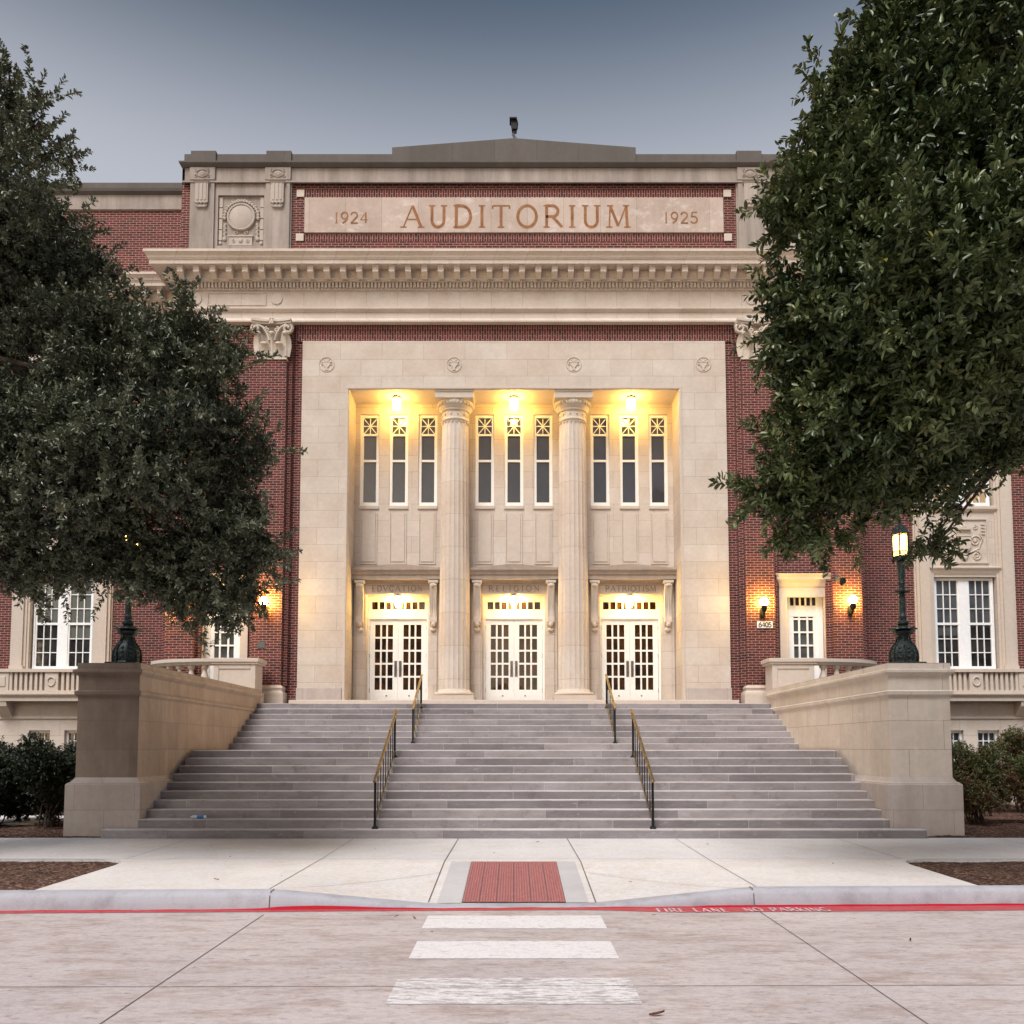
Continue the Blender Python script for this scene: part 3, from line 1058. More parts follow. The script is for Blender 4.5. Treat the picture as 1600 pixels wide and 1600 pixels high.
obj('parapet_crown', m, 'parapet_stone', bld)


def scroll(m, cx, cz, y, r0, turns, hand, r=0.018, sy=1.0, a0=90):
    pts = []
    n = int(14 * turns)
    for k in range(n + 1):
        a = R(a0 + hand * 360 * turns * k / n)
        rr = r0 * (1 - 0.82 * k / n)
        pts.append((cx + rr * math.cos(a), y, cz + sy * rr * math.sin(a)))
    m.tube(pts, r, 6)


# the stone end panels of the attic with their wreathed discs
for sx in (-1, 1):
    cx = sx * 8.10
    m = M()
    m.wall(min(sx * 6.6, sx * 9.62), max(sx * 6.6, sx * 9.62), 15.8, 18.36, 23.69, [(cx - 0.68, cx + 0.68, 16.42, 17.98, 0.07)])
    a, b2 = (cx - 0.68, cx + 0.68)
    m.quad((a, 23.76, 16.42), (b2, 23.76, 16.42), (b2, 23.76, 17.98), (a, 23.76, 17.98))
    m.quad((sx * 6.6, 23.69, 15.8), (sx * 6.6, 23.69, 18.36), (sx * 6.6, 23.8, 18.36), (sx * 6.6, 23.8, 15.8))
    ep = obj('end_panel', m, 'weathered_stone', bld)
    for c_ in (9.24, 7.0):
        q = M().box(sx * c_ - 0.36, sx * c_ + 0.36, 23.63, 23.69, 15.8, 18.33)
        q.box(sx * c_ - 0.38, sx * c_ + 0.38, 23.60, 23.66, 18.40, 18.79)
        obj('pier', q, 'weathered_stone', ep, bevel=0.01)
        q = M().box(sx * c_ - 0.19, sx * c_ + 0.19, 23.56, 23.63, 17.68, 18.30)
        for k in (-0.11, 0, 0.11):
            q.box(sx * c_ + k - 0.035, sx * c_ + k + 0.035, 23.545, 23.56, 17.75, 18.26)
            q.ball((sx * c_ + k, 23.58, 17.66), 0.045, 0.06, 0.05, 8, 6)
        q.taper(sx * c_ - 0.12, sx * c_ + 0.12, 23.57, 23.63, 17.55, 17.62, 0.06, 0.0)
        q.taper(sx * c_ - 0.19, sx * c_ + 0.19, 23.56, 23.63, 18.26, 18.32, 0.05, 0.04)
        obj('pendant', q, 'attic_carved', ep)
        q = M()                                   # small shield on the frieze above the pier
        y_ = 23.595
        q.tube([(sx * c_ + 0.17 * math.cos(R(a_)), y_, 18.60 + 0.115 * math.sin(R(a_))) for a_ in range(0, 360, 24)], 0.02, 6, closed=True)
        q.ball((sx * c_, y_ + 0.01, 18.60), 0.13, 0.02, 0.085)
        for s2 in (-1, 1):
            scroll(q, sx * c_ + s2 * 0.19, 18.68, y_, 0.05, 1, s2, 0.014)
            scroll(q, sx * c_ + s2 * 0.18, 18.51, y_, 0.05, 1, -s2, 0.014)
        obj('shield_relief', q, 'weathered_stone', ep)
    q = M()
    y_ = 23.745
    rw = []
    for k in range(64):
        a_ = 2 * math.pi * k / 64
        rw.append(a_)
    prof_ = [(0.0, 23.70), (0.33, 23.70), (0.36, 23.715), (0.365, 23.69), (0.40, 23.685), (0.42, 23.70), (0.425, 23.76)]
    i0 = len(q.v)
    for r_, yv in prof_:
        for a_ in rw:
            q.v.append((cx + r_ * math.cos(a_), yv, 17.33 + r_ * math.sin(a_)))
    for j in range(len(prof_) - 1):
        for k in range(64):
            k2 = (k + 1) % 64
            q.f.append((i0 + j * 64 + k, i0 + j * 64 + k2, i0 + (j + 1) * 64 + k2, i0 + (j + 1) * 64 + k))
    q.tube([(cx + 0.50 * math.cos(R(a_)), y_, 17.33 + 0.50 * math.sin(R(a_))) for a_ in range(-10, 191, 10)], 0.045, 8)
    for k in range(-9, 10):                        # garland over the disc and hanging down beside it
        a_ = R(90 + k * 10.5)
        for rr_ in (0.47, 0.53):
            q.ball((cx + rr_ * math.cos(a_), y_ - 0.02, 17.33 + rr_ * math.sin(a_)), 0.03 + 0.01 * (k % 2), 0.035, 0.03, 8, 6)
    for s2 in (-1, 1):
        for k in range(8):
            q.ball((cx + s2 * (0.47 + 0.02 * (k % 2)), y_, 17.10 - k * 0.062), 0.045 + 0.02 * (k == 7), 0.03, 0.04 + 0.03 * (k == 7), 8, 6)
        for k in range(4):
            q.box(cx + s2 * 0.61 - 0.05, cx + s2 * 0.61 + 0.05, 23.735, 23.765, 16.62 + k * 0.34, 16.93 + k * 0.34)
        q.ball((cx + s2 * 0.61, y_, 16.53), 0.05, 0.03, 0.06, 8, 6)
        scroll(q, cx + s2 * 0.16, 16.87, y_, 0.07, 1.3, s2, 0.018)
        scroll(q, cx + s2 * 0.2, 16.58, 23.715, 0.06, 1.3, -s2, 0.012)
    q.box(cx - 0.34, cx + 0.34, 23.72, 23.77, 16.48, 16.72)
    q.box(cx - 0.37, cx + 0.37, 23.70, 23.765, 16.72, 16.765)
    q.box(cx - 0.36, cx + 0.36, 23.705, 23.765, 16.44, 16.48)
    q.ball((cx, 23.715, 16.6), 0.07, 0.03, 0.08, 8, 6)
    obj('wreathed_disc', q, 'attic_carved', ep, smooth=40)

# entablature and main cornice
ENT = [(-0.1, 14.03), (0.17, 14.03), (0.17, 14.08), (0.13, 14.11), (0.09, 14.17), (0.07, 14.17), (0.07, 14.36), (0.10, 14.37), (0.16, 14.43), (0.16, 14.47), (0.06, 14.48), (0.06, 15.02), (0.10, 15.03), (0.10, 15.06), (0.1, 15.22), (0.22, 15.23), (0.22, 15.27), (0.26, 15.29), (0.26, 15.56)]
CORN = [(0.26, 15.555), (0.54, 15.555), (0.54, 15.545), (0.58, 15.545), (0.58, 15.66), (0.60, 15.665), (0.60, 15.69), (0.62, 15.70), (0.64, 15.76), (0.69, 15.83), (0.71, 15.84), (0.71, 15.915), (0.0, 16.0)]
ep_ = [(-9.95, 26.5), (-9.95, 23.72), (9.95, 23.72), (9.95, 26.5)]
obj('entablature', M().sweep(ep_, ENT, close=False), 'frieze_stone', bld)
cor = obj('cornice', M().sweep(ep_, CORN, close=False), 'frieze_stone', bld)


def modillion_mesh():
    m = M()
    m.prism([(0, 0.0), (-0.02, -0.30), (-0.05, -0.315), (-0.16, -0.235), (-0.235, -0.20), (-0.245, -0.10), (-0.245, -0.04), (-0.27, -0.04), (-0.27, 0.0)], -0.085, 0.085, axis='x')
    m.box(-0.10, 0.10, -0.275, 0.0, -0.045, -0.002)
    m.box(-0.088, 0.088, -0.255, -0.24, -0.125, -0.115)
    return m


mod0 = None
for k in range(-21, 21):
    p = ((k + 0.5) * 0.472, 23.72 - 0.26, 15.555)
    if mod0 is None:
        mod0 = obj('modillion', modillion_mesh(), 'trim_stone', cor, at=p, bevel=0.008)
    else:
        dup(mod0, cor, p)


def dentils(x0, x1, yf, z0, z1, pitch=0.104):
    m = M()
    n = int((x1 - x0) / pitch)
    off = (x1 - x0 - n * pitch) / 2
    for k in range(n):
        a = x0 + off + k * pitch + pitch * 0.2
        m.box(a, a + pitch * 0.6, yf - 0.075, yf + 0.01, z0, z1)
    return m


obj('dentil_band', dentils(-10.05, 10.05, 23.62, 15.075, 15.215), 'trim_stone', bld)
m = M()
for sx in (-1, 1):                            # framed panel between two discs over the pilasters
    for c_ in (9.35, 6.98):
        m.prism([(sx * c_ + 0.17 * math.cos(R(a)), 14.77 + 0.17 * math.sin(R(a))) for a in range(0, 360, 15)], 23.63, 23.665)
    a, b2 = sorted((sx * 9.02, sx * 7.28))
    m.box(a, b2, 23.64, 23.665, 14.93, 14.96)
    m.box(a, b2, 23.64, 23.665, 14.57, 14.60)
    m.box(a, a + 0.03, 23.64, 23.664, 14.6, 14.93)
    m.box(b2 - 0.03, b2, 23.64, 23.664, 14.6, 14.93)
obj('frieze_panels', m, 'trim_stone', bld, bevel=0.006)

# brick pilasters with stone bases and leafy capitals
def acanthus(m, cx, y, z0, h, wd, curl):
    """one upright leaf that curls outward (towards -y) at its tip"""
    n = 8
    rows = []
    for k in range(n + 1):
        t_ = k / n
        z = z0 + h * (t_ if t_ < 0.82 else 0.82 + 0.14 * math.sin((t_ - 0.82) / 0.18 * math.pi * 0.75))
        out = curl * (0.25 * t_ + max(0, t_ - 0.45) ** 1.6 * 2.1)
        if t_ > 0.86:
            z -= (t_ - 0.86) * h * 0.8
        w2 = wd / 2 * (0.78 + 0.42 * math.sin(t_ * math.pi)) * (1 - 0.55 * max(0, t_ - 0.7) / 0.3)
        rows.append((z, out, w2))
    for (za, oa, wa), (zb, ob, wb) in zip(rows, rows[1:]):
        for u0, u1 in ((-1, -0.45), (-0.45, -0.08), (-0.08, 0.08), (0.08, 0.45), (0.45, 1)):
            def pt(u, z, o_, w_):
                rib = -0.02 * (1 - abs(u)) - (0.025 if abs(u) < 0.1 else 0) + 0.02 * abs(u)
                return (cx + u * w_, y - o_ + rib, z)
            m.quad(pt(u0, za, oa, wa), pt(u1, za, oa, wa), pt(u1, zb, ob, wb), pt(u0, zb, ob, wb))
    m.ball((cx, y - rows[-2][1] - 0.02, rows[-2][0] - 0.015), wd * 0.34, 0.045, 0.045, 8, 6)


def capital_mesh():
    m = M()                                   # local: centre x 0, y 0 the pilaster's face, z from 0
    m.box(-0.43, 0.43, -0.04, 0.2, 0.0, 0.05)
    m.box(-0.40, 0.40, 0.06, 0.2, 0.05, 1.04)
    for cx in (-0.21, 0.21):
        acanthus(m, cx, -0.01, 0.05, 0.44, 0.33, 0.13)
    for cx in (-0.42, 0.0, 0.42):
        acanthus(m, cx * 0.93, 0.02, 0.1, 0.74, 0.27, 0.16)
    for s2 in (-1, 1):
        for yy_, rr in ((-0.10, 0.15), (-0.04, 0.15)):
            n = 22
            pts = []
            for k in range(n + 1):
                a = R(80 + s2 * 0 - s2 * 470 * k / n)
                q = 0.15 * (1 - 0.8 * k / n)
                pts.append((s2 * 0.46 + q * math.cos(a), yy_ - 0.05 * k / n, 0.88 + q * math.sin(a)))
            m.tube(pts, 0.036, 6)
        m.tube([(s2 * 0.08, -0.05, 0.55), (s2 * 0.14, -0.06, 0.75), (s2 * 0.26, -0.08, 0.93), (s2 * 0.44, -0.10, 1.02)], 0.035, 6)
        scroll(m, s2 * 0.14, 0.86, -0.08, 0.085, 1.3, -s2, 0.024)
    for k in range(10):                        # concave abacus with a flower
        u0, u1 = -1 + 2 * k / 10, -1 + 2 * (k + 1) / 10
        f = lambda u: -0.08 - 0.10 * u * u
        for za, zb, g_ in ((1.03, 1.09, 0.0), (1.09, 1.155, -0.035)):
            i = len(m.v)
            pts = [(u0 * 0.57, f(u0) + g_), (u1 * 0.57, f(u1) + g_), (u1 * 0.57, 0.2), (u0 * 0.57, 0.2)]
            m.prism(pts, za, zb, axis='z')
    m.ball((0, -0.12, 1.09), 0.085, 0.05, 0.085, 10, 8)
    for a in range(0, 360, 60):
        m.ball((0.075 * math.cos(R(a)), -0.15, 1.09 + 0.075 * math.sin(R(a))), 0.035, 0.03, 0.035, 8, 6)
    return m


capm = None
for c_ in (-9.50, -7.02, 7.02, 9.50):
    m = M()
    hw = 0.415
    m.box(c_ - hw, c_ + hw, 23.46, BW + 0.02, 3.36, 12.86)
    m.box(c_ - hw - 0.13, c_ + hw + 0.13, 23.62, BW + 0.02, 3.36, 14.03)
    pl = obj('pilaster', m, 'brick', bld)
    b = M()
    b.box(c_ - hw - 0.11, c_ + hw + 0.11, 23.33, BW, 2.4, 3.06)
    b.sweep([(c_ - hw, BW), (c_ - hw, 23.46), (c_ + hw, 23.46), (c_ + hw, BW)], [(0.10, 3.06), (0.105, 3.12), (0.08, 3.18), (0.05, 3.20), (0.05, 3.24), (0.075, 3.28), (0.06, 3.33), (0.01, 3.36), (-0.1, 3.36)], close=False)
    obj('base', b, 'trim_stone', pl, smooth=30)
    if capm is None:
        capm = obj('capital', capital_mesh(), 'carved_stone', pl, at=(c_, 23.46, 12.84), smooth=45)
    else:
        dup(capm, pl, (c_, 23.46, 12.84))

# limestone portal: front face, reveals, lintel fillet
m = M()
m.wall(-6.2, 6.2, 2.5, 13.52, F0, [(-4.82, 4.82, 2.5, 12.06, BK - F0 + 0.03)])
for sx in (-1, 1):
    m.quad((sx * 6.2, F0, 2.5), (sx * 6.2, F0, 13.52), (sx * 6.2, BW + .02, 13.52), (sx * 6.2, BW + .02, 2.5))
m.quad((-6.2, F0, 13.52), (6.2, F0, 13.52), (6.2, BW + .02, 13.52), (-6.2, BW + .02, 13.52))
portal = obj('stone_portal', m, 'ashlar', bld)
m = M()
m.box(-4.90, 4.90, F0 - 0.022, F0 + 0.002, 12.075, 12.155)
for sx in (-1, 1):
    a, b2 = sorted((sx * 4.835, sx * 4.90))
    m.box(a, b2, F0 - 0.022, F0 + 0.002, 2.94, 12.075)
obj('portal_fillet', m, 'trim_stone', portal, bevel=0.006)
for sx in (-1, 1):
    a, b2 = sorted((sx * 4.92, sx * 6.22))
    obj('portal_plinth', M().box(a, b2, F0 - 0.03, F0 + 0.003, 2.94, 3.30), 'plinth_stone', portal, bevel=0.008)

# four urn roundels carved over the openings
rd0 = None
for cx in (-5.49, -1.755, 1.755, 5.55):
    p = (cx, F0, 12.81)
    if rd0 is None:
        m = M()
        m.tube([(0.215 * math.cos(R(a)), -0.004, 0.215 * math.sin(R(a))) for a in range(0, 360, 12)], 0.016, 6, closed=True)
        m.prism([(-0.05, -0.17), (0.05, -0.17), (0.025, -0.13), (0.03, -0.1), (0.095, -0.02), (0.12, 0.05), (0.1, 0.06), (-0.1, 0.06), (-0.12, 0.05), (-0.095, -0.02), (-0.03, -0.1), (-0.025, -0.13)], -0.022, 0.0)
        m.box(-0.145, 0.145, -0.03, 0.0, 0.06, 0.078)
        m.ball((0, 0, 0.11), 0.06, 0.02, 0.035, 8, 6)
        for s2 in (-1, 1):
            scroll(m, s2 * 0.14, 0.01, -0.008, 0.045, 1.1, s2, 0.011)
            m.ball((s2 * 0.07, 0, 0.14), 0.025, 0.015, 0.02, 8, 6)
        rd0 = obj('urn_roundel', m, 'trim_stone', bld, at=p)
    else:
        dup(rd0, bld, p)

# recessed porch: back wall, ceiling
BAYS = (-3.50, 0.0, 3.50)
holes = []
for bx in BAYS:
    for dx in (-0.885, 0, 0.885):
        holes.append((bx + dx - 0.285, bx + dx + 0.285, 8.80, 11.74, 0.14))
    holes.append((bx - 0.93, bx + 0.93, 2.0, 6.19, 0.34))
m = M().wall(-4.82, 4.82, 2.0, 12.06, BK, holes)
obj('porch_wall', m, 'ashlar', bld)
m = M()
m.quad((-4.82, BK + 0.02, 12.055), (4.82, BK + 0.02, 12.055), (4.82, F0, 12.055), (-4.82, F0, 12.055))
obj('porch_ceiling', m, 'trim_stone', bld)
for bx in BAYS:
    m = M()
    for dx in (-0.885, 0, 0.885):              # raised panels below the windows
        a, b2 = bx + dx - 0.26, bx + dx + 0.26
        m.box(a, a + 0.035, BK - 0.025, BK + 0.002, 7.15, 8.68)
        m.box(b2 - 0.035, b2, BK - 0.025, BK + 0.002, 7.15, 8.68)
        m.box(a, b2, BK - 0.024, BK + 0.002, 7.11, 7.15)
        m.box(a + 0.06, b2 - 0.06, BK - 0.02, BK + 0.002, 7.19, 8.66)
    obj('spandrel_panels', m, 'trim_stone', bld, bevel=0.006)


def upper_window():
    """tall sash window with a star transom; local: x centre, y the wall face, z 0 the sill underside"""
    fr = M()
    W, Z0, Z1 = 0.285, 0.10, 2.93
    y0, y1 = 0.045, 0.13
    fr.box(-W, -W + 0.075, y0, y1, Z0, Z1)
    fr.box(W - 0.075, W, y0, y1, Z0, Z1)
    fr.box(-W + 0.075, W - 0.075, y0, y1, Z1 - 0.075, Z1)
    fr.box(-W + 0.075, W - 0.075, y0, y1, Z0, Z0 + 0.12)
    fr.box(-W + 0.075, W - 0.075, y0 + 0.01, y1, 2.29, 2.345)
    fr.box(-W + 0.075, W - 0.075, y0 + 0.03, y1, 1.485, 1.55)
    for s2 in (-1, 1):
        fr.box(s2 * 0.205 - 0.012, s2 * 0.205 + 0.012, y0 + 0.02, y1, 0.22, 2.3)
    cz, hz = 2.60, 0.255
    hx = 0.21
    fr.box(-0.011, 0.011, y0 + 0.03, y1, cz - hz, cz + hz)
    fr.box(-hx, hx, y0 + 0.031, y1, cz - 0.011, cz + 0.011)
    for s2 in (-1, 1):
        L = math.hypot(hx, hz)
        dx_, dz_ = hx / L, s2 * hz / L
        nx, nz = -dz_ * 0.010, dx_ * 0.010
        fr.prism([(-hx - nx, -s2 * hz - nz + cz), (hx - nx, s2 * hz - nz + cz), (hx + nx, s2 * hz + nz + cz), (-hx + nx, -s2 * hz + nz + cz)], y0 + 0.032 + 0.001 * s2, y1)
    fr.ball((0, y0 + 0.03, cz), 0.028, 0.015, 0.028, 8, 6)
    pane = M()
    pane.quad((-0.22, 0.112, 0.2), (0.22, 0.112, 0.2), (0.22, 0.112, 2.88), (-0.22, 0.112, 2.88))
    sill = M().box(-0.30, 0.30, -0.04, 0.13, 0.0, 0.10)
    return fr, pane, sill


uw0 = None
for bx in BAYS:
    for dx in (-0.885, 0, 0.885):
        p = (bx + dx, BK, 8.80)
        if uw0 is None:
            a, b2, c_ = upper_window()
            uw0 = obj('upper_window', a, 'white_paint', bld, at=p)
            obj('pane', b2, 'glass_shade', uw0, at=p)
            obj('sill', c_, 'trim_stone', uw0, at=p, bevel=0.008)
        else:
            dup(uw0, bld, p)

# columns
def column_mesh():
    fl = lambda a, z: 1 - 0.048 * abs(math.sin(a * 10)) ** 0.7
    prof_ = []
    for k in range(15):
        t_ = k / 14
        prof_.append((0.455 - 0.062 * t_ ** 1.6, 3.27 + (11.28 - 3.27) * t_))
    sh = M().lathe(0, 0, prof_, 160, fl)
    bs = M().box(-0.60, 0.60, -0.60, 0.60, 2.93, 3.10)
    bs.lathe(0, 0, [(0.55, 3.10), (0.585, 3.13), (0.59, 3.16), (0.57, 3.20), (0.50, 3.22), (0.485, 3.25), (0.46, 3.29)], 48)
    cp = M().lathe(0, 0, [(0.385, 11.24), (0.42, 11.27), (0.425, 11.30), (0.40, 11.33), (0.40, 11.54), (0.44, 11.55), (0.45, 11.58), (0.43, 11.60), (0.44, 11.62), (0.50, 11.68), (0.535, 11.76), (0.535, 11.84)], 48)
    for k in range(32):                        # egg and dart
        a = 2 * math.pi * k / 32
        cp.ball((0.52 * math.cos(a), 0.52 * math.sin(a), 11.75), 0.032, 0.032, 0.07, 8, 6)
    for k in range(12):
        a = 2 * math.pi * (k + 0.5) / 12
        cp.ball((0.40 * math.cos(a), 0.40 * math.sin(a), 11.435), 0.035, 0.035, 0.035, 8, 6)
    for k in range(20):
        a = 2 * math.pi * (k + 0.5) / 20 
        cp.ball((0.398 * math.cos(a), 0.398 * math.sin(a), 11.21), 0.026, 0.026, 0.03, 8, 6)
    cp.box(-0.56, 0.56, -0.56, 0.56, 11.84, 12.02)
    cp.box(-0.585, 0.585, -0.585, 0.585, 12.02, 12.052)
    return sh, bs, cp


stone_mat('column_stone', LS1, (0.54, 0.44, 0.36), bw=30.0, rh=0.97, ms=0.006, loc=(3, 0.3, 0))
a, b2, c_ = column_mesh()
col0 = obj('column', a, 'column_stone', bld, at=(-1.75, 24.30, 0), smooth=25)
obj('column_base', b2, 'trim_stone', col0, at=(-1.75, 24.30, 0), smooth=35)
obj('capital', c_, 'carved_stone', col0, at=(-1.75, 24.30, 0), smooth=35)
dup(col0, bld, (1.75, 24.30, 0))

# door surrounds: hood on brackets, carved word
for bx, word in zip(BAYS, ('EDVCATION', 'RELIGION', 'PATRIOTISM')):
    m = M()
    for s2 in (-1, 1):                         # jamb strips
        a, b2 = sorted((bx + s2 * 0.95, bx + s2 * 1.30))
        m.box(a, b2, BK - 0.05, BK + 0.003, 2.93, 6.56)
        a, b2 = sorted((bx + s2 * 0.99, bx + s2 * 1.21))
        m.box(a, b2, BK - 0.085, BK - 0.049, 2.93, 6.50)
    m.box(bx - 0.95, bx + 0.95, BK - 0.052, BK + 0.003, 6.20, 6.56)
    ds = obj('door_surround', m, 'ashlar', bld, bevel=0.008)
    hp = [(bx - 1.26, BK + 0.02), (bx - 1.26, BK - 0.08), (bx + 1.26, BK - 0.08), (bx + 1.26, BK + 0.02)]
    m = M().sweep(hp, [(0, 6.50), (0.03, 6.56), (0.06, 6.60), (0.24, 6.60), (0.24, 6.72), (0.27, 6.735), (0.29, 6.79), (0.34, 6.86), (0.34, 6.93), (0.0, 6.97)], close=False)
    m.prism([(bx - 1.3, 6.965), (bx + 1.3, 6.965), (bx + 1.15, 6.99), (bx, 7.10), (bx - 1.15, 6.99)], BK - 0.16, BK + 0.003)
    obj('hood', m, 'old_stone', ds)
    obj('lettering', lettering(word, bx, 6.28, 0.17, BK - 0.056, 0.026, 0.05, serif=0.02, width=1.52), 'letter_shallow', ds)
    for s2 in (-1, 1):
        cx = bx + s2 * 1.10
        yb = BK - 0.085
        q = M()
        q.box(cx - 0.15, cx + 0.15, yb - 0.22, yb, 6.50, 6.58)
        q.prism([(yb, 6.50), (yb - 0.19, 6.50), (yb - 0.20, 6.42), (yb - 0.16, 6.30), (yb - 0.12, 6.1), (yb - 0.09, 5.8), (yb - 0.085, 5.5), (yb - 0.11, 5.42), (yb - 0.10, 5.33), (yb - 0.04, 5.28), (yb, 5.28)], cx - 0.105, cx + 0.105, axis='x')
        for k in (-0.06, 0.06):
            q.prism([(yb - 0.18, 6.44), (yb - 0.205, 6.40), (yb - 0.17, 6.28), (yb - 0.13, 6.1), (yb - 0.10, 5.8), (yb - 0.095, 5.52), (yb - 0.07, 5.52)], cx + k - 0.022, cx + k + 0.022, axis='x')
        q.ball((cx, yb - 0.19, 6.43), 0.10, 0.05, 0.06, 10, 8)
        q.ball((cx, yb - 0.07, 5.27), 0.075, 0.06, 0.09, 10, 8)
        q.ball((cx, yb - 0.03, 5.12), 0.09, 0.04, 0.07, 10, 8)
        obj('bracket', q, 'carved_stone', ds, smooth=35)


# doors
def door_leaf(hand):
    """local: x 0 the meeting edge, the leaf runs to hand*0.855; z 0 the floor; y 0 the front"""
    fr = M()
    Wd, Hd = 0.852, 2.53
    px0, px1, pz0, pz1 = 0.16, 0.70, 0.385, 2.36

    def bx(a, b2, y0, y1, z0, z1):
        a, b2 = sorted((hand * a, hand * b2))
        fr.box(a, b2, y0, y1, z0, z1)
    bx(0.003, px0, 0, 0.045, 0.012, Hd)
    bx(px1, Wd, 0, 0.045, 0.012, Hd)
    bx(px0, px1, 0, 0.045, 0.012, pz0)
    bx(px0, px1, 0, 0.045, pz1, Hd)
    for k in (1, 2):
        c = px0 + (px1 - px0) * k / 3
        bx(c - 0.026, c + 0.026, 0.008, 0.04, pz0, pz1)
    for k in range(1, 5):
        c = pz0 + (pz1 - pz0) * k / 5
        bx(px0, px1, 0.009, 0.041, c - 0.028, c + 0.028)
    pn = M()
    a, b2 = sorted((hand * px0, hand * px1))
    pn.quad((a, 0.026, pz0), (b2, 0.026, pz0), (b2, 0.026, pz1), (a, 0.026, pz1))
    hd = M()
    a, b2 = sorted((hand * 0.03, hand * 0.112))
    hd.box(a, b2, -0.008, -0.0005, 0.78, 1.26)
    c = hand * 0.071
    hd.tube([(c, -0.01, 0.92), (c, -0.06, 0.93), (c, -0.06, 1.12), (c, -0.01, 1.13)], 0.012, 8)
    kb = M()
    kb.lathe(0, 0, [(0.024, 0.0), (0.026, 0.006), (0.014, 0.014)], 14)
    kb.v = [(x + hand * 0.34, -zz, y + 0.21) for x, y, zz in kb.v]
    hg = M()
    for z in (0.3, 1.35, 2.2):
        a, b2 = sorted((hand * (Wd - 0.004), hand * (Wd + 0.012)))
        hg.box(a, b2, -0.014, -0.0005, z, z + 0.13)
    return fr, pn, hd, kb, hg


YD = BK + 0.25
for bx in BAYS:
    m = M()
    for s2 in (-1, 1):                         # frame, head, transom bar
        a, b2 = sorted((bx + s2 * 0.862, bx + s2 * 0.928))
        m.box(a, b2, YD - 0.05, YD + 0.06, 2.95, 6.185)
    m.box(bx - 0.862, bx + 0.862, YD - 0.045, YD + 0.05, 5.485, 5.56)
    m.box(bx - 0.862, bx + 0.862, YD - 0.045, YD + 0.05, 6.12, 6.185)
    z0, z1 = 5.78, 6.01
    x0, x1 = bx - 0.80, bx + 0.80
    m.box(bx - 0.862, bx + 0.862, YD - 0.012, YD + 0.05, 5.56, z0)
    m.box(bx - 0.862, bx + 0.862, YD - 0.012, YD + 0.05, z1, 6.12)
    m.box(bx - 0.862, x0, YD - 0.012, YD + 0.05, z0, z1)
    m.box(x1, bx + 0.862, YD - 0.012, YD + 0.05, z0, z1)
    for k in range(1, 8):
        c = x0 + (x1 - x0) * k / 8
        m.box(c - 0.023, c + 0.023, YD - 0.01, YD + 0.05, z0, z1)
    tr = obj('transom_frame', m, 'white_paint', bld)
    q = M()
    q.quad((x0, YD + 0.02, z0), (x1, YD + 0.02, z0), (x1, YD + 0.02, z1), (x0, YD + 0.02, z1))
    obj('pane', q, 'glass_dark', tr)
    q = M().box(bx - 0.93, bx + 0.93, YD + 0.05, YD + 0.06, 2.9, 2.962)
    obj('threshold', q, 'dark_gap', tr)
    for hand in (-1, 1):
        fr, pn, hd, kb, hg = door_leaf(hand)
        p = (bx, YD, 2.955)
        lf = obj('door_leaf', fr, 'white_paint', bld, at=p, bevel=0.004)
        obj('pane', pn, 'glass_dark', lf, at=p)
        obj('handle', hd, 'steel', lf, at=p)
        obj('lock', kb, 'steel', lf, at=p)
        obj('hinge', hg, 'steel', lf, at=p)

# side doors beside the portal
for sx in (-1, 1):
    cx = sx * 8.40
    m = M()
    for s2 in (-1, 1):
        a, b2 = sorted((cx + s2 * 0.54, cx + s2 * 0.76))
        m.box(a, b2, BW - 0.06, BW + 0.06, 2.7, 5.93)
        a, b2 = sorted((cx + s2 * 0.64, cx + s2 * 0.765))
        m.box(a, b2, BW - 0.085, BW - 0.058, 2.7, 5.925)
    m.box(cx - 0.76, cx + 0.76, BW - 0.06, BW + 0.06, 5.93, 6.22)
    m.sweep([(cx - 0.74, BW + 0.02), (cx - 0.74, BW - 0.06), (cx + 0.74, BW - 0.06), (cx + 0.74, BW + 0.02)], [(0, 6.2), (0.03, 6.24), (0.05, 6.33), (0.10, 6.42), (0.12, 6.43), (0.12, 6.50), (0.16, 6.56), (0.16, 6.59), (0, 6.62)], close=False)
    sdr = obj('side_door', m, 'trim_stone', bld)
    m = M()
    y0, y1 = BW + 0.17, BW + 0.25
    m.box(cx - 0.56, cx - 0.40, y0 - 0.02, y1, 2.7, 6.0)
    m.box(cx + 0.40, cx + 0.56, y0 - 0.02, y1, 2.7, 6.0)
    m.box(cx - 0.40, cx + 0.40, y0, y1, 5.97, 6.0)
    m.box(cx - 0.40, cx + 0.40, y0, y1, 5.40, 5.72)
    m.box(cx - 0.40, cx + 0.40, y0, y1, 2.7, 3.4)
    for k in range(6):
        c = cx - 0.40 + 0.8 * k / 5
        m.box(c - 0.022, c + 0.022, y0 + 0.01, y1, 5.72, 5.97)
    for k in range(4):
        c = cx - 0.36 + 0.72 * k / 3
        wd = 0.075 if k in (0, 3) else 0.024
        m.box(c - wd, c + wd, y0 + 0.012, y1, 3.4, 5.40)
    for k in range(6):
        c = 3.4 + 1.93 * k / 5
        m.box(cx - 0.40, cx + 0.40, y0 + 0.014, y1, c - 0.024, c + 0.024)
    obj('door_leaf', m, 'wing_white', sdr)
    q = M()
    q.quad((cx - 0.4, y0 + 0.05, 3.0), (cx + 0.4, y0 + 0.05, 3.0), (cx + 0.4, y0 + 0.05, 5.40), (cx - 0.4, y0 + 0.05, 5.40))
    obj('pane', q, 'glass_curtain', sdr)
    q = M()
    q.quad((cx - 0.4, y0 + 0.05, 5.70), (cx + 0.4, y0 + 0.05, 5.70), (cx + 0.4, y0 + 0.05, 5.99), (cx - 0.4, y0 + 0.05, 5.99))
    obj('transom_pane', q, 'glass_dark', sdr)

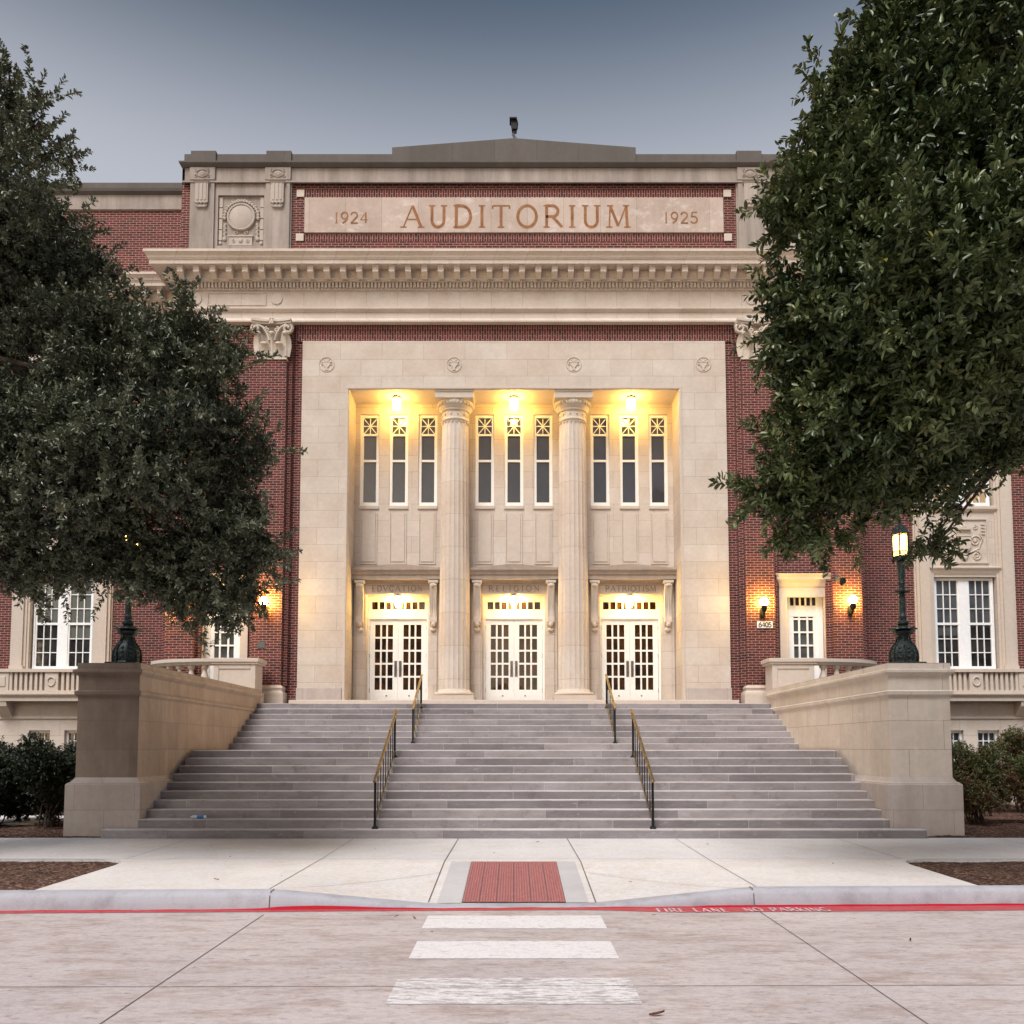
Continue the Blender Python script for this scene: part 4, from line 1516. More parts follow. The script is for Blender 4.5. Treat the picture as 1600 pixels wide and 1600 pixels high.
# ------------------------------------------------------------------ wings
def sash(cx, z0, z1, hw, y, rows, mid):
    """paired white sash window, three panes wide a side; (frame, pane rectangles)"""
    m = M()
    m.box(cx - hw, cx - hw + 0.05, y, y + 0.1, z0, z1)
    m.box(cx + hw - 0.05, cx + hw, y, y + 0.1, z0, z1)
    m.box(cx - 0.14, cx + 0.14, y, y + 0.1, z0, z1)
    m.box(cx - hw, cx + hw, y - 0.002, y + 0.1, z1 - 0.07, z1)
    m.box(cx - hw, cx + hw, y - 0.004, y + 0.1, z0, z0 + 0.12)
    rects = []
    for s2 in (-1, 1):
        a, b2 = sorted((cx + s2 * 0.14, cx + s2 * (hw - 0.05)))
        m.box(a, b2, y + 0.012, y + 0.1, mid - 0.035, mid + 0.035)
        m.box(a, a + 0.045, y + 0.02, y + 0.1, z0, z1)
        m.box(b2 - 0.045, b2, y + 0.02, y + 0.1, z0, z1)
        for k in (1, 2):
            c = a + 0.045 + (b2 - a - 0.09) * k / 3
            m.box(c - 0.013, c + 0.013, y + 0.03, y + 0.1, z0, z1)
        for lo, hi, n in ((z0 + 0.12, mid - 0.035, rows), (mid + 0.035, z1 - 0.07, rows)):
            for k in range(1, n):
                c = lo + (hi - lo) * k / n
                m.box(a, b2, y + 0.032, y + 0.1, c - 0.013, c + 0.013)
        rects.append((a, b2))
    return m, rects


for sx in (-1, 1):
    cx = sx * 13.62
    fx = lambda a, b2: sorted((sx * a, sx * b2))
    m = M()
    a, b2 = fx(9.9, 20)
    hx = (cx - 0.95, cx + 0.95)
    m.wall(a, b2, 2.4, 16.0, WG, [(cx - 1.52, cx + 1.52, 2.4, 14.3, 0)])
    m.wall(a, b2, 15.9, 18.4, WG, [])
    m.box(a, b2, WG + 1.2, 44, 0, 18.6)
    obj('wing_brick', m, 'brick', bld)
    m = M()
    m.wall(cx - 1.52, cx + 1.52, 2.5, 14.3, WG - 0.04, [(hx[0], hx[1], 3.93, 6.75, 0.22), (hx[0], hx[1], 8.93, 12.6, 0.22)])
    for s2 in (-1, 1):
        m.quad((cx + s2 * 1.52, WG - 0.04, 2.5), (cx + s2 * 1.52, WG - 0.04, 14.3), (cx + s2 * 1.52, WG + 0.02, 14.3), (cx + s2 * 1.52, WG + 0.02, 2.5))
    wsur = obj('window_surround', m, 'ashlar', bld)
    m = M()
    for s2 in (-1, 1):                         # flat jamb pilasters
        for w0, w1, d in ((1.02, 1.48, 0.10), (1.10, 1.40, 0.15), (0.95, 1.02, 0.07)):
            p0, p1 = sorted((cx + s2 * w0, cx + s2 * w1))
            m.box(p0, p1, WG - d, WG - 0.035, 4.05 if d > 0.12 else 3.93, 14.2)
        p0, p1 = sorted((cx + s2 * 1.04, cx + s2 * 1.46))
        m.box(p0, p1, WG - 0.19, WG - 0.035, 3.93, 4.05)
    m.sweep([(cx - 0.96, WG), (cx - 0.96, WG - 0.04), (cx + 0.96, WG - 0.04), (cx + 0.96, WG)], [(0, 6.80), (0.03, 6.86), (0.06, 6.93), (0.11, 7.0), (0.11, 7.04), (0, 7.08)], close=False)
    m.sweep([(cx - 0.94, WG), (cx - 0.94, WG - 0.04), (cx + 0.94, WG - 0.04), (cx + 0.94, WG)], [(0, 8.72), (0.05, 8.76), (0.09, 8.82), (0.09, 8.9), (0, 8.94)], close=False)
    obj('jamb', m, 'trim_stone', wsur)
    q = M()                                    # carved urn and scrolls between the two storeys
    yv = WG - 0.05
    q.box(cx - 0.74, cx + 0.74, yv - 0.03, yv + 0.01, 8.50, 8.54)
    q.box(cx - 0.74, cx + 0.74, yv - 0.03, yv + 0.01, 7.16, 7.20)
    for s2 in (-1, 1):
        a, b2 = sorted((cx + s2 * 0.74, cx + s2 * 0.70))
        q.box(a, b2, yv - 0.03, yv + 0.01, 7.2, 8.5)
        scroll(q, cx + s2 * 0.36, 7.85, yv, 0.17, 1.6, s2, 0.026, a0=20 if s2 > 0 else 160)
        scroll(q, cx + s2 * 0.38, 7.40, yv, 0.15, 1.6, -s2, 0.026)
        scroll(q, cx + s2 * 0.36, 8.27, yv, 0.08, 1.3, -s2, 0.02)
        q.tube([(cx + s2 * 0.2, yv, 7.5), (cx + s2 * 0.45, yv, 7.62), (cx + s2 * 0.58, yv, 7.9), (cx + s2 * 0.5, yv, 8.1)], 0.022, 6)
        for k in range(4):
            a, b2 = sorted((cx + s2 * 0.66, cx + s2 * 0.54))
            q.box(a, b2, yv - 0.02, yv + 0.01, 8.05 + k * 0.1, 8.085 + k * 0.1)
        q.ball((cx + s2 * 0.36, yv, 7.85), 0.05, 0.04, 0.05, 8, 6)
    q.prism([(cx - 0.1, 7.5), (cx + 0.1, 7.5), (cx + 0.2, 7.7), (cx + 0.2, 7.98), (cx - 0.2, 7.98), (cx - 0.2, 7.7)], yv - 0.06, yv + 0.01)
    q.box(cx - 0.22, cx + 0.22, yv - 0.075, yv + 0.01, 7.98, 8.02)
    q.box(cx - 0.22, cx + 0.22, yv - 0.07, yv + 0.01, 8.19, 8.24)
    q.ball((cx, yv, 8.28), 0.11, 0.05, 0.08, 10, 8)
    q.box(cx - 0.13, cx + 0.13, yv - 0.05, yv + 0.01, 7.42, 7.46)
    q.ball((cx, yv, 7.33), 0.12, 0.05, 0.08, 10, 8)
    obj('urn_relief', q, 'carved_stone', wsur, smooth=40)
    for z0, z1, mid, rows, kind in ((3.93, 6.73, 5.34, 3, 'low'), (8.94, 12.5, 10.6, 4, 'high')):
        m, rects = sash(cx, z0, z1, 0.90, WG + 0.06, rows, mid)
        ww = obj('wing_window', m, 'wing_white', bld)
        for k, (a, b2) in enumerate(rects):
            q = M()
            if kind == 'high':
                q.quad((a, WG + 0.12, z0), (b2, WG + 0.12, z0), (b2, WG + 0.12, z1), (a, WG + 0.12, z1))
                obj('pane', q, 'glass_tan' if sx > 0 else 'glass_wing', ww)
            else:
                bl = mid - (0.0 if k == 0 else 0.45) if sx < 0 else mid - (0.35 if k == 0 else 0.1)
                q.quad((a, WG + 0.12, z0), (b2, WG + 0.12, z0), (b2, WG + 0.12, bl), (a, WG + 0.12, bl))
                obj('pane', q, 'glass_wing', ww)
                q = M()
                q.quad((a, WG + 0.12, bl), (b2, WG + 0.12, bl), (b2, WG + 0.12, z1), (a, WG + 0.12, z1))
                obj('blind_pane', q, 'glass_blind' if sx < 0 else 'glass_curtain', ww)
    # balconet under the window
    q = M()
    y0 = WG - 0.48
    q.box(cx - 1.75, cx + 1.75, y0 - 0.04, WG - 0.03, 3.82, 3.92)
    q.box(cx - 1.72, cx + 1.72, y0 + 0.13, WG - 0.03, 3.28, 3.82)
    q.box(cx - 1.75, cx + 1.75, y0 - 0.03, WG - 0.03, 3.2, 3.28)
    q.sweep([(cx - 1.74, WG), (cx - 1.74, y0), (cx + 1.74, y0), (cx + 1.74, WG)], [(-0.1, 2.97), (0.0, 2.97), (0.0, 3.08), (0.03, 3.1), (0.08, 3.16), (0.08, 3.2), (-0.3, 3.2)], close=False)
    for c in (-1.5, 1.5, -0.0):
        wd = 0.24 if c else 0.2
        q.box(cx + c - wd, cx + c + wd, y0, y0 + 0.14, 3.281, 3.819)
        if c:
            q.box(cx + c - 0.15, cx + c + 0.15, y0 - 0.02, y0 + 0.01, 3.4, 3.7)
    q.tube([(cx + 0.11 * math.cos(R(a)), y0 - 0.01, 3.55 + 0.13 * math.sin(R(a))) for a in range(0, 360, 30)], 0.025, 6, closed=True)
    for s2 in (-1, 1):
        for k in range(7):
            c = cx + s2 * (0.32 + k * 0.148)
            q.box(c - 0.042, c + 0.042, y0 + 0.02, y0 + 0.13, 3.281, 3.819)
        q.prism([(y0 + 0.02, 2.97), (WG, 2.97), (WG, 2.5), (WG - 0.12, 2.52), (y0 + 0.16, 2.74), (y0 + 0.05, 2.82)], cx + s2 * 1.5 - 0.18, cx + s2 * 1.5 + 0.18, axis='x')
    obj('balconet', q, 'trim_stone', bld, bevel=0.008)
    # basement storey
    a, b2 = fx(9.9, 20)
    bh = [(cx + sx * 0.53 - 0.32, cx + sx * 0.53 + 0.32, 1.0, 2.12, 0.22), (cx - sx * 0.53 - 0.32, cx - sx * 0.53 + 0.32, 1.0, 2.12, 0.22)]
    m = M().wall(a, b2, -0.1, 2.46, WG - 0.06, bh)
    m.box(a, b2, WG - 0.10, WG + 0.3, 2.462, 2.56)
    m.box(a, b2, WG - 0.065, WG + 0.3, 2.56, 2.9)
    obj('basement_wall', m, 'cheek_stone' if False else 'ashlar', bld)
    for h in bh:
        q = M()
        y_ = WG + 0.05
        q.box(h[0], h[0] + 0.07, y_, y_ + 0.08, 1.0, 2.12)
        q.box(h[1] - 0.07, h[1], y_, y_ + 0.08, 1.0, 2.12)
        q.box(h[0], h[1], y_ - 0.002, y_ + 0.08, 2.04, 2.12)
        for k in (1, 2):
            c = h[0] + 0.07 + (h[1] - h[0] - 0.14) * k / 3
            q.box(c - 0.013, c + 0.013, y_ + 0.02, y_ + 0.08, 1.0, 2.05)
        for k in range(1, 4):
            q.box(h[0], h[1], y_ + 0.022, y_ + 0.08, 2.04 - k * 0.25, 2.066 - k * 0.25)
        bwn = obj('basement_window', q, 'wing_white', bld)
        q = M()
        q.quad((h[0], y_ + 0.06, 1.0), (h[1], y_ + 0.06, 1.0), (h[1], y_ + 0.06, 2.1), (h[0], y_ + 0.06, 2.1))
        obj('pane', q, 'glass_wing', bwn)
    # wing entablature, cornice and parapet
    wp = [(a, WG - 0.02), (b2, WG - 0.02)]
    if sx > 0:
        wp = [(10.0, WG - 0.02), (20, WG - 0.02)]
    else:
        wp = [(-20, WG - 0.02), (-10.0, WG - 0.02)]
    obj('wing_entablature', M().sweep(wp, ENT, close=False), 'frieze_stone', bld)
    wc = obj('wing_cornice', M().sweep(wp, CORN, close=False), 'frieze_stone', bld)
    md = None
    for k in range(20):
        p = (sx * (10.27 + 0.472 * k), WG - 0.02 - 0.26, 15.555)
        dup(mod0, wc, p)
    obj('dentil_band', dentils(wp[0][0] + 0.05, wp[1][0] - 0.05, WG - 0.12, 15.075, 15.215), 'trim_stone', bld)
    wp2 = [(wp[0][0], WG - 0.03), (wp[1][0], WG - 0.03)]
    obj('wing_attic_band', M().sweep(wp2, [(-0.1, 18.3), (0.03, 18.32), (0.03, 18.36), (0.0, 18.38), (0.0, 18.80)], close=False), 'weathered_stone', bld)
    obj('wing_parapet', M().sweep(wp2, [(0.0, 18.8), (0.10, 18.87), (0.12, 18.95), (0.02, 18.97), (0.02, 19.19), (-0.4, 19.2), (-0.4, 18.8)], close=False), 'parapet_stone', bld)

# ------------------------------------------------------------------ lamps on the building
for bx, lab in zip(BAYS, ('lit glass porch lamp on the ceiling above the left group of windows', 'lit glass porch lamp on the ceiling between the two columns', 'lit glass porch lamp on the ceiling above the right group of windows')):
    t_ = thing('ceiling_lamp', lab, 'lamp', (bx, 24.22, 12.05), 'lamps under the porch ceiling')
    m = M().lathe(bx, 24.22, [(0.10, 12.052), (0.125, 12.03), (0.125, 12.0), (0.10, 11.99)], 20)
    obj('mount', m, 'brass', t_, smooth=40)
    m = M().lathe(bx, 24.22, [(0.10, 11.99), (0.12, 11.95), (0.115, 11.76), (0.10, 11.69), (0.05, 11.66)], 20)
    obj('shade', m, 'lamp_ceiling', t_, smooth=40)
for bx, word in zip(BAYS, ('EDVCATION', 'RELIGION', 'PATRIOTISM')):
    t_ = thing('door_lamp', 'lit lamp hanging in the doorway under the word ' + word, 'lamp', (bx, BK + 0.1, 6.18), 'lamps over the three doors')
    m = M().lathe(bx, BK + 0.06, [(0.11, 6.188), (0.11, 6.16), (0.085, 6.14)], 18)
    obj('mount', m, 'brass', t_)
    m = M().lathe(bx, BK + 0.06, [(0.06, 6.14), (0.085, 6.06), (0.085, 5.92), (0.06, 5.84), (0.02, 5.81)], 18)
    obj('shade', m, 'lamp_door', t_, smooth=40)
WL = [(-9.50, 'lit globe lamp on the outer brick pilaster behind the oak leaves', 5.73), (-7.05, 'lit globe lamp on the brick pilaster beside the oak crown, left of the portal', 5.73),
      (7.05, 'lit globe lamp directly above the house number plate', 5.70), (9.55, 'lit globe lamp below the security camera', 5.76)]
for cx, lab, zc in WL:
    t_ = thing('wall_lamp', lab, 'lamp', (cx, 23.46, zc - 0.4), 'globe lamps on the brick pilasters')
    m = M().lathe(cx, 23.22, [(0.03, zc - 0.30), (0.06, zc - 0.26), (0.085, zc - 0.2), (0.075, zc - 0.13), (0.09, zc - 0.10)], 14)
    m.box(cx - 0.06, cx + 0.06, 23.43, 23.46, zc - 0.42, zc - 0.12)
    m.tube([(cx, 23.44, zc - 0.32), (cx, 23.34, zc - 0.38), (cx, 23.24, zc - 0.36), (cx, 23.22, zc - 0.28)], 0.022, 8)
    obj('bracket', m, 'iron', t_, smooth=40)
    obj('globe', M().ball((cx, 23.22, zc), 0.115, n=20, m=12), 'lamp_globe', t_, smooth=60)

# number plate, wall plaque, cameras
t_ = tag(obj('number_plate', M().box(6.905, 7.345, 23.435, 23.458, 4.99, 5.18), 'sign_white', bevel=0.004), 'white plate with black number 6405 on the brick pilaster', 'sign')
m = lettering('6405', 7.125, 5.02, 0.13, 23.4335, 0.026, 0.01, width=0.37)
obj('lettering', m, 'letter_black', t_)
q = M().box(-7.27, -7.05, 23.44, 23.459, 4.42, 4.60)
q.box(-7.25, -7.07, 23.436, 23.441, 4.44, 4.58)
tag(obj('wall_plaque', q, 'camera_grey'), 'small dark metal plaque on the brick pilaster left of the portal', 'plaque')
t_ = thing('security_camera', 'small dark security camera beside the hood of the right side door', 'camera', (9.22, 23.5, 6.4))
q = M().box(9.16, 9.26, 23.40, 23.46, 6.32, 6.5)
q.tube([(9.21, 23.44, 6.42), (9.24, 23.3, 6.46), (9.27, 23.22, 6.36)], 0.02, 8)
obj('arm', q, 'camera_grey', t_)
q = M().lathe(9.28, 23.22, [(0.02, 6.40), (0.075, 6.37), (0.085, 6.27), (0.075, 6.2), (0.03, 6.16)], 16)
obj('dome', q, 'iron', t_, smooth=50)
t_ = thing('roof_floodlight', 'small black floodlight on a bent arm on top of the parapet', 'floodlight', (0.06, 23.8, 19.66))
q = M().tube([(0.14, 23.8, 19.60), (0.06, 23.8, 19.80), (-0.02, 23.8, 19.95), (0.02, 23.8, 20.06)], 0.045, 8)
q.box(0.12, 0.19, 23.76, 23.84, 19.62, 19.80)
obj('arm', q, 'camera_grey', t_)
q = M().prism([(-0.05, 20.05), (0.08, 20.05), (0.11, 20.33), (-0.10, 20.36)], 23.68, 23.9)
q.box(-0.13, 0.09, 23.62, 23.92, 20.33, 20.37)
q.prism([(0.11, 20.1), (0.13, 20.24), (0.10, 20.33), (0.085, 20.33), (0.085, 20.1)], 23.7, 23.8)
obj('lamp_head', q, 'iron', t_)

# ------------------------------------------------------------------ bronze lamps on the pedestals
def street_lamp(cx, cy, lab):
    z = 3.17
    t_ = thing('street_lamp', lab, 'lamp', (cx, cy, z), 'bronze lamps on the pedestals')
    sq = lambda a, zz: 1.0 / max(abs(math.cos(((a + math.pi / 8) % (math.pi / 4)) - math.pi / 8)), 0.1)
    m = M().box(cx - 0.29, cx + 0.29, cy - 0.29, cy + 0.29, z, z + 0.05)
    m.lathe(cx, cy, [(0.235, z + 0.05), (0.215, z + 0.08), (0.225, z + 0.14), (0.22, z + 0.26), (0.185, z + 0.36), (0.125, z + 0.44), (0.095, z + 0.52), (0.105, z + 0.58), (0.17, z + 0.62), (0.17, z + 0.66), (0.10, z + 0.70)], 32, sq)
    for k in range(8):
        a = R(22.5 + 45 * k)
        f = lambda r: (cx + r * math.cos(a), cy + r * math.sin(a))
        m.tube([(*f(0.245), z + 0.06), (*f(0.255), z + 0.15), (*f(0.245), z + 0.26), (*f(0.205), z + 0.37), (*f(0.14), z + 0.45), (*f(0.105), z + 0.56)], 0.016, 6)
        a2 = R(45 * k)
        for zz, rr in ((0.16, 0.215), (0.25, 0.205), (0.33, 0.185)):
            m.ball((cx + rr * math.cos(a2), cy + rr * math.sin(a2), z + zz), 0.035, 0.035, 0.03, 8, 6)
    obj('base', m, 'patina', t_, smooth=35)
    m = M()
    leaf = lambda a, zz: 1 + 0.16 * abs(math.sin(a * 4))
    m.lathe(cx, cy, [(0.08, z + 0.68), (0.16, z + 0.70), (0.225, z + 0.695), (0.21, z + 0.72), (0.12, z + 0.745), (0.07, z + 0.77)], 32, leaf)
    m.lathe(cx, cy, [(0.07, z + 0.76), (0.11, z + 0.81), (0.105, z + 0.85), (0.06, z + 0.88), (0.07, z + 0.92), (0.075, z + 0.95), (0.055, z + 0.99), (0.065, z + 1.10), (0.06, z + 1.30), (0.05, z + 1.41)], 20)
    m.lathe(cx, cy, [(0.05, z + 1.40), (0.135, z + 1.425), (0.14, z + 1.435), (0.06, z + 1.47), (0.05, z + 1.56), (0.065, z + 1.60), (0.055, z + 1.62), (0.065, z + 1.70), (0.078, z + 2.02), (0.06, z + 2.06)], 24, lambda a, zz: 1 + (0.12 * abs(math.sin(a * 4)) if z + 1.41 < zz < z + 1.45 else 0))
    obj('post', m, 'patina', t_, smooth=35)
    hx = 6
    m = M()
    zb, zt = z + 2.10, z + 2.56
    m.lathe(cx, cy, [(0.06, zb - 0.06), (0.145, zb - 0.03), (0.155, zb), (0.165, zb + 0.02), (0.14, zb + 0.03)], hx)
    for k in range(hx):
        a = R(60 * k)
        x_, y_ = cx + 0.158 * math.cos(a), cy + 0.158 * math.sin(a)
        m.box(x_ - 0.012, x_ + 0.012, y_ - 0.012, y_ + 0.012, zb, zt)
        m.ball((cx + 0.165 * math.cos(a), cy + 0.165 * math.sin(a), zb - 0.045), 0.025, 0.025, 0.04, 8, 6)
        b_ = R(60 * k + 60)
        x2, y2 = cx + 0.158 * math.cos(b_), cy + 0.158 * math.sin(b_)
        for u in (0.3, 0.7):                   # row of little rings at the foot of each pane
            c_ = Vector((x_ + (x2 - x_) * u, y_ + (y2 - y_) * u, zb + 0.07))
            d_ = Vector((x2 - x_, y2 - y_, 0)).normalized()
            m.tube([c_ + d_ * 0.032 * math.cos(R(q_)) + Vector((0, 0, 0.032 * math.sin(R(q_)))) for q_ in range(0, 360, 40)], 0.009, 5, closed=True)
        m.tube([(x_, y_, zb + 0.115), (x2, y2, zb + 0.115)], 0.008, 5)
        m.tube([(x_, y_, zt - 0.05), ((x_ + x2) / 2, (y_ + y2) / 2, zt - 0.01), (x2, y2, zt - 0.05)], 0.012, 5)
    m.lathe(cx, cy, [(0.17, zt - 0.01), (0.18, zt + 0.01), (0.16, zt + 0.05), (0.15, zt + 0.10), (0.10, zt + 0.14), (0.05, zt + 0.18), (0.03, zt + 0.24), (0.04, zt + 0.27), (0.0, zt + 0.33)], hx)
    ln = obj('lantern', m, 'patina', t_)
    m = M().lathe(cx, cy, [(0.135, zb + 0.03), (0.142, zt - 0.02)], hx)
    obj('glass', m, 'lamp_lantern', ln)


street_lamp(7.48, 15.88, 'lit bronze pedestal lamp with green patina right of the steps')
street_lamp(-7.42, 15.88, 'dark bronze pedestal lamp left of the steps, its lantern hidden in oak leaves')

# ------------------------------------------------------------------ handrails
def rail(x, k0, k1, up, lab):
    """from tread k0 to tread k1"""
    ya, za = ystep(k0) + 0.16, k0 * RISE
    yb, zb = ystep(k1) + 0.16, k1 * RISE
    t_ = thing('handrail', lab, 'handrail', (x, ya, za), 'brass and iron handrails on the steps')
    hgt = 0.87
    for y, z in ((ya, za), (yb, zb)):
        m = M().box(x - 0.02, x + 0.02, y - 0.02, y + 0.02, z, z + hgt)
        m.taper(x - 0.035, x + 0.035, y - 0.035, y + 0.035, z + 0.05, z, 0.02, 0.02)
        obj('post', m, 'iron', t_)
    d = Vector((0, yb - ya, zb - za))
    a = Vector((x, ya, za + hgt)) - d.normalized() * 0.10
    b_ = Vector((x, yb, zb + hgt)) + d.normalized() * up
    m = M()
    n_ = d.normalized()
    upv = n_.cross(Vector((1, 0, 0)))
    upv = upv if upv.z > 0 else -upv
    i = len(m.v)
    for p in (a, b_):
        for sx_, sz_ in ((-0.028, -0.012), (0.028, -0.012), (0.03, 0.006), (0.018, 0.022), (-0.018, 0.022), (-0.03, 0.006)):
            m.v.append(tuple(p + Vector((sx_, 0, 0)) + upv * (sz_ + 0.012)))
    m.f += [tuple(i + q for q in range(6)), tuple(i + 6 + q for q in reversed(range(6)))] + [(i + q, i + 6 + q, i + 6 + (q + 1) % 6, i + (q + 1) % 6) for q in range(6)]
    obj('grip', m, 'brass', t_)
    m = M()
    i = len(m.v)
    for p in (Vector((x, ya, za + 0.14)), Vector((x, yb, zb + 0.14))):
        for sx_, sz_ in ((-0.012, -0.018), (0.012, -0.018), (0.012, 0.018), (-0.012, 0.018)):
            m.v.append(tuple(p + Vector((sx_, 0, 0)) + upv * sz_))
    m.f += [tuple(i + q for q in range(4)), tuple(i + 4 + q for q in reversed(range(4)))] + [(i + q, i + 4 + q, i + 4 + (q + 1) % 4, i + (q + 1) % 4) for q in range(4)]
    obj('bottom_bar', m, 'brass', t_)
    nb = 7 if up > 0.15 else 5
    for k in range(1, nb + 1):
        f = k / (nb + 1)
        y, z = ya + (yb - ya) * f, za + (zb - za) * f
        obj('baluster', M().box(x - 0.008, x + 0.008, y - 0.008, y + 0.008, z + 0.14, z + hgt), 'iron', t_)


rail(-2.49, 1, 9, 0.28, 'lower left handrail of brass and black iron, from first step to middle landing')
rail(2.49, 1, 9, 0.28, 'lower right handrail of brass and black iron, from first step to middle landing')
rail(-2.47, 11, 17, 0.08, 'upper left handrail leading to the EDVCATION door')
rail(2.47, 11, 17, 0.08, 'upper right handrail leading to the PATRIOTISM door')

# ------------------------------------------------------------------ litter and fallen leaves
t_ = thing('plastic_bottle', 'crushed clear plastic bottle with blue label lying on the second step', 'bottle', (-5.72, 15.32, 2 * RISE))
z = 2 * RISE + 0.032
m = M().tube([(-5.86, 15.30, z), (-5.83, 15.30, z), (-5.80, 15.305, z), (-5.62, 15.32, z)], 0.031, 10)
m.tube([(-5.90, 15.297, z), (-5.86, 15.30, z)], 0.013, 8, r1=0.03)
obj('body', m, 'bottle_clear', t_)
obj('paper_label', M().tube([(-5.78, 15.306, z), (-5.66, 15.316, z)], 0.0325, 10), 'bottle_blue', t_)


def leaf_flat(x, y, z, s, a, mat):
    m = M()
    n = 7
    for k in range(n):
        t0, t1 = k / n, (k + 1) / n
        for sd_ in (-1, 1):
            f = lambda t_, u: (s * (t_ - 0.5), u * sd_ * s * 0.2 * math.sin(math.pi * min(1, t_ * 0.96 + 0.04)) * (0.75 + 0.25 * math.cos(t_ * 19)))
            q = [f(t0, 0), f(t1, 0), f(t1, 1), f(t0, 1)]
            pts = []
            for (px, py), u in zip(q, (0, 0, 1, 1)):
                pts.append((px * math.cos(a) - py * math.sin(a), px * math.sin(a) + py * math.cos(a), 0.004 + 0.012 * s / 0.1 * u + 0.02 * (px / s + 0.5) ** 2 * s / 0.1))
            m.quad(*pts)
    return obj('fallen_leaf', m, mat, at=(x, y, z))


lf = leaf_flat(0.96, 5.72, ROADZ + 0.004, 0.105, 0.05, 'dead_leaf')
tag(lf, 'curled reddish brown leaf on the road below the nearest crosswalk stripe', 'leaf')
SP = [(-6.1, 8.8), (-4.15, 12.3), (-3.6, 10.2), (-2.9, 10.5), (-1.25, 9.0), (-1.05, 8.9), (-0.8, 8.25), (1.5, 9.05), (3.7, 7.9), (1.45, 10.5), (-2.2, 13.3), (0.4, 14.2), (-4.9, 13.6), (3.2, 13.9), (-0.3, 12.7), (4.4, 11.6)]
for k, (x, y) in enumerate(SP):
    zz = (ROADZ + 0.004) if y < 9.2 else 0.004 - drop(x, y) + 0.003
    where = 'on the road' if y < 9.2 else 'on the pavement'
    lf = leaf_flat(x, y, zz, 0.035 + 0.012 * (k % 3), k * 1.7, 'dead_leaf_dark')
    tag(lf, 'tiny dark fallen leaf lying ' + ('on the concrete road' if y < 9.2 else 'on the pale pavement before the steps'), 'leaf', 'dark leaf specks ' + where)


# ------------------------------------------------------------------ trees and shrubs
def leaves_mesh(name, twigs, rs, per, length, width, droop, mat):
    """twigs: (n,6) base point and direction; per leaves round each twig, one mesh of folded leaves"""
    n = len(twigs)
    base, dirv = twigs[:, :3], twigs[:, 3:6]
    tl = length * rs.uniform(0.9, 2.6, n) 
    N_ = n * per
    t_ = np.tile(np.linspace(0.0, 1.0, per) ** 0.6, n) + rs.normal(0, 0.05, N_)
    B = np.repeat(base, per, 0) + np.repeat(dirv * tl[:, None], per, 0) * t_[:, None]
    D = np.repeat(dirv, per, 0)
    rv = rs.normal(0, 1, (N_, 3))
    side = rv - D * np.sum(rv * D, 1)[:, None]
    side /= np.linalg.norm(side, axis=1)[:, None] + 1e-9
    ax = D * rs.uniform(0.25, 0.8, N_)[:, None] + side * rs.uniform(0.6, 1.0, N_)[:, None]
    ax[:, 2] += droop
    ax /= np.linalg.norm(ax, axis=1)[:, None]
    up = np.array([0, 0, 1.0]) + rs.normal(0, 0.55, (N_, 3))
    wv = np.cross(ax, up)
    wv /= np.linalg.norm(wv, axis=1)[:, None] + 1e-9
    nv = np.cross(wv, ax)
    L = length * rs.uniform(0.65, 1.15, N_)[:, None]
    W = width * rs.uniform(0.75, 1.15, N_)[:, None]
    fold = 0.35
    V = np.empty((N_, 6, 3), np.float32)
    V[:, 0] = B
    V[:, 1] = B + ax * L * 0.35 + wv * W * 0.5 + nv * W * fold * 0.5
    V[:, 2] = B + ax * L * 0.72 + wv * W * 0.42 + nv * W * fold * 0.42
    V[:, 3] = B + ax * L - nv * L * 0.08
    V[:, 4] = B + ax * L * 0.72 - wv * W * 0.42 + nv * W * fold * 0.42
    V[:, 5] = B + ax * L * 0.35 - wv * W * 0.5 + nv * W * fold * 0.5
    idx = np.arange(N_)[:, None] * 6
    Fq = np.concatenate([idx + np.array([0, 1, 2, 3]), idx + np.array([0, 3, 4, 5])], 1).reshape(-1)
    me = bpy.data.meshes.new(name)
    me.vertices.add(N_ * 6)
    me.vertices.foreach_set('co', V.reshape(-1))
    me.loops.add(len(Fq))
    me.loops.foreach_set('vertex_index', Fq.astype(np.int32))
    me.polygons.add(N_ * 2)
    me.polygons.foreach_set('loop_start', np.arange(0, len(Fq), 4, dtype=np.int32))
    at = me.attributes.new('tint', 'FLOAT', 'POINT')
    clump = np.repeat(np.repeat(rs.uniform(-0.15, 0.15, n) + twigs[:, 6], per), 6)
    tint = np.repeat(rs.uniform(0.1, 0.9, N_), 6) * 0.6 + 0.15 + clump
    rare = np.repeat(rs.uniform(0, 1, N_) > 0.985, 6)
    tint = np.where(rare, 1.0, np.clip(tint, 0, 0.9))
    at.data.foreach_set('value', tint.astype(np.float32))
    me.update(calc_edges=True)
    me.validate()
    me.materials.append(MATS[mat])
    return me


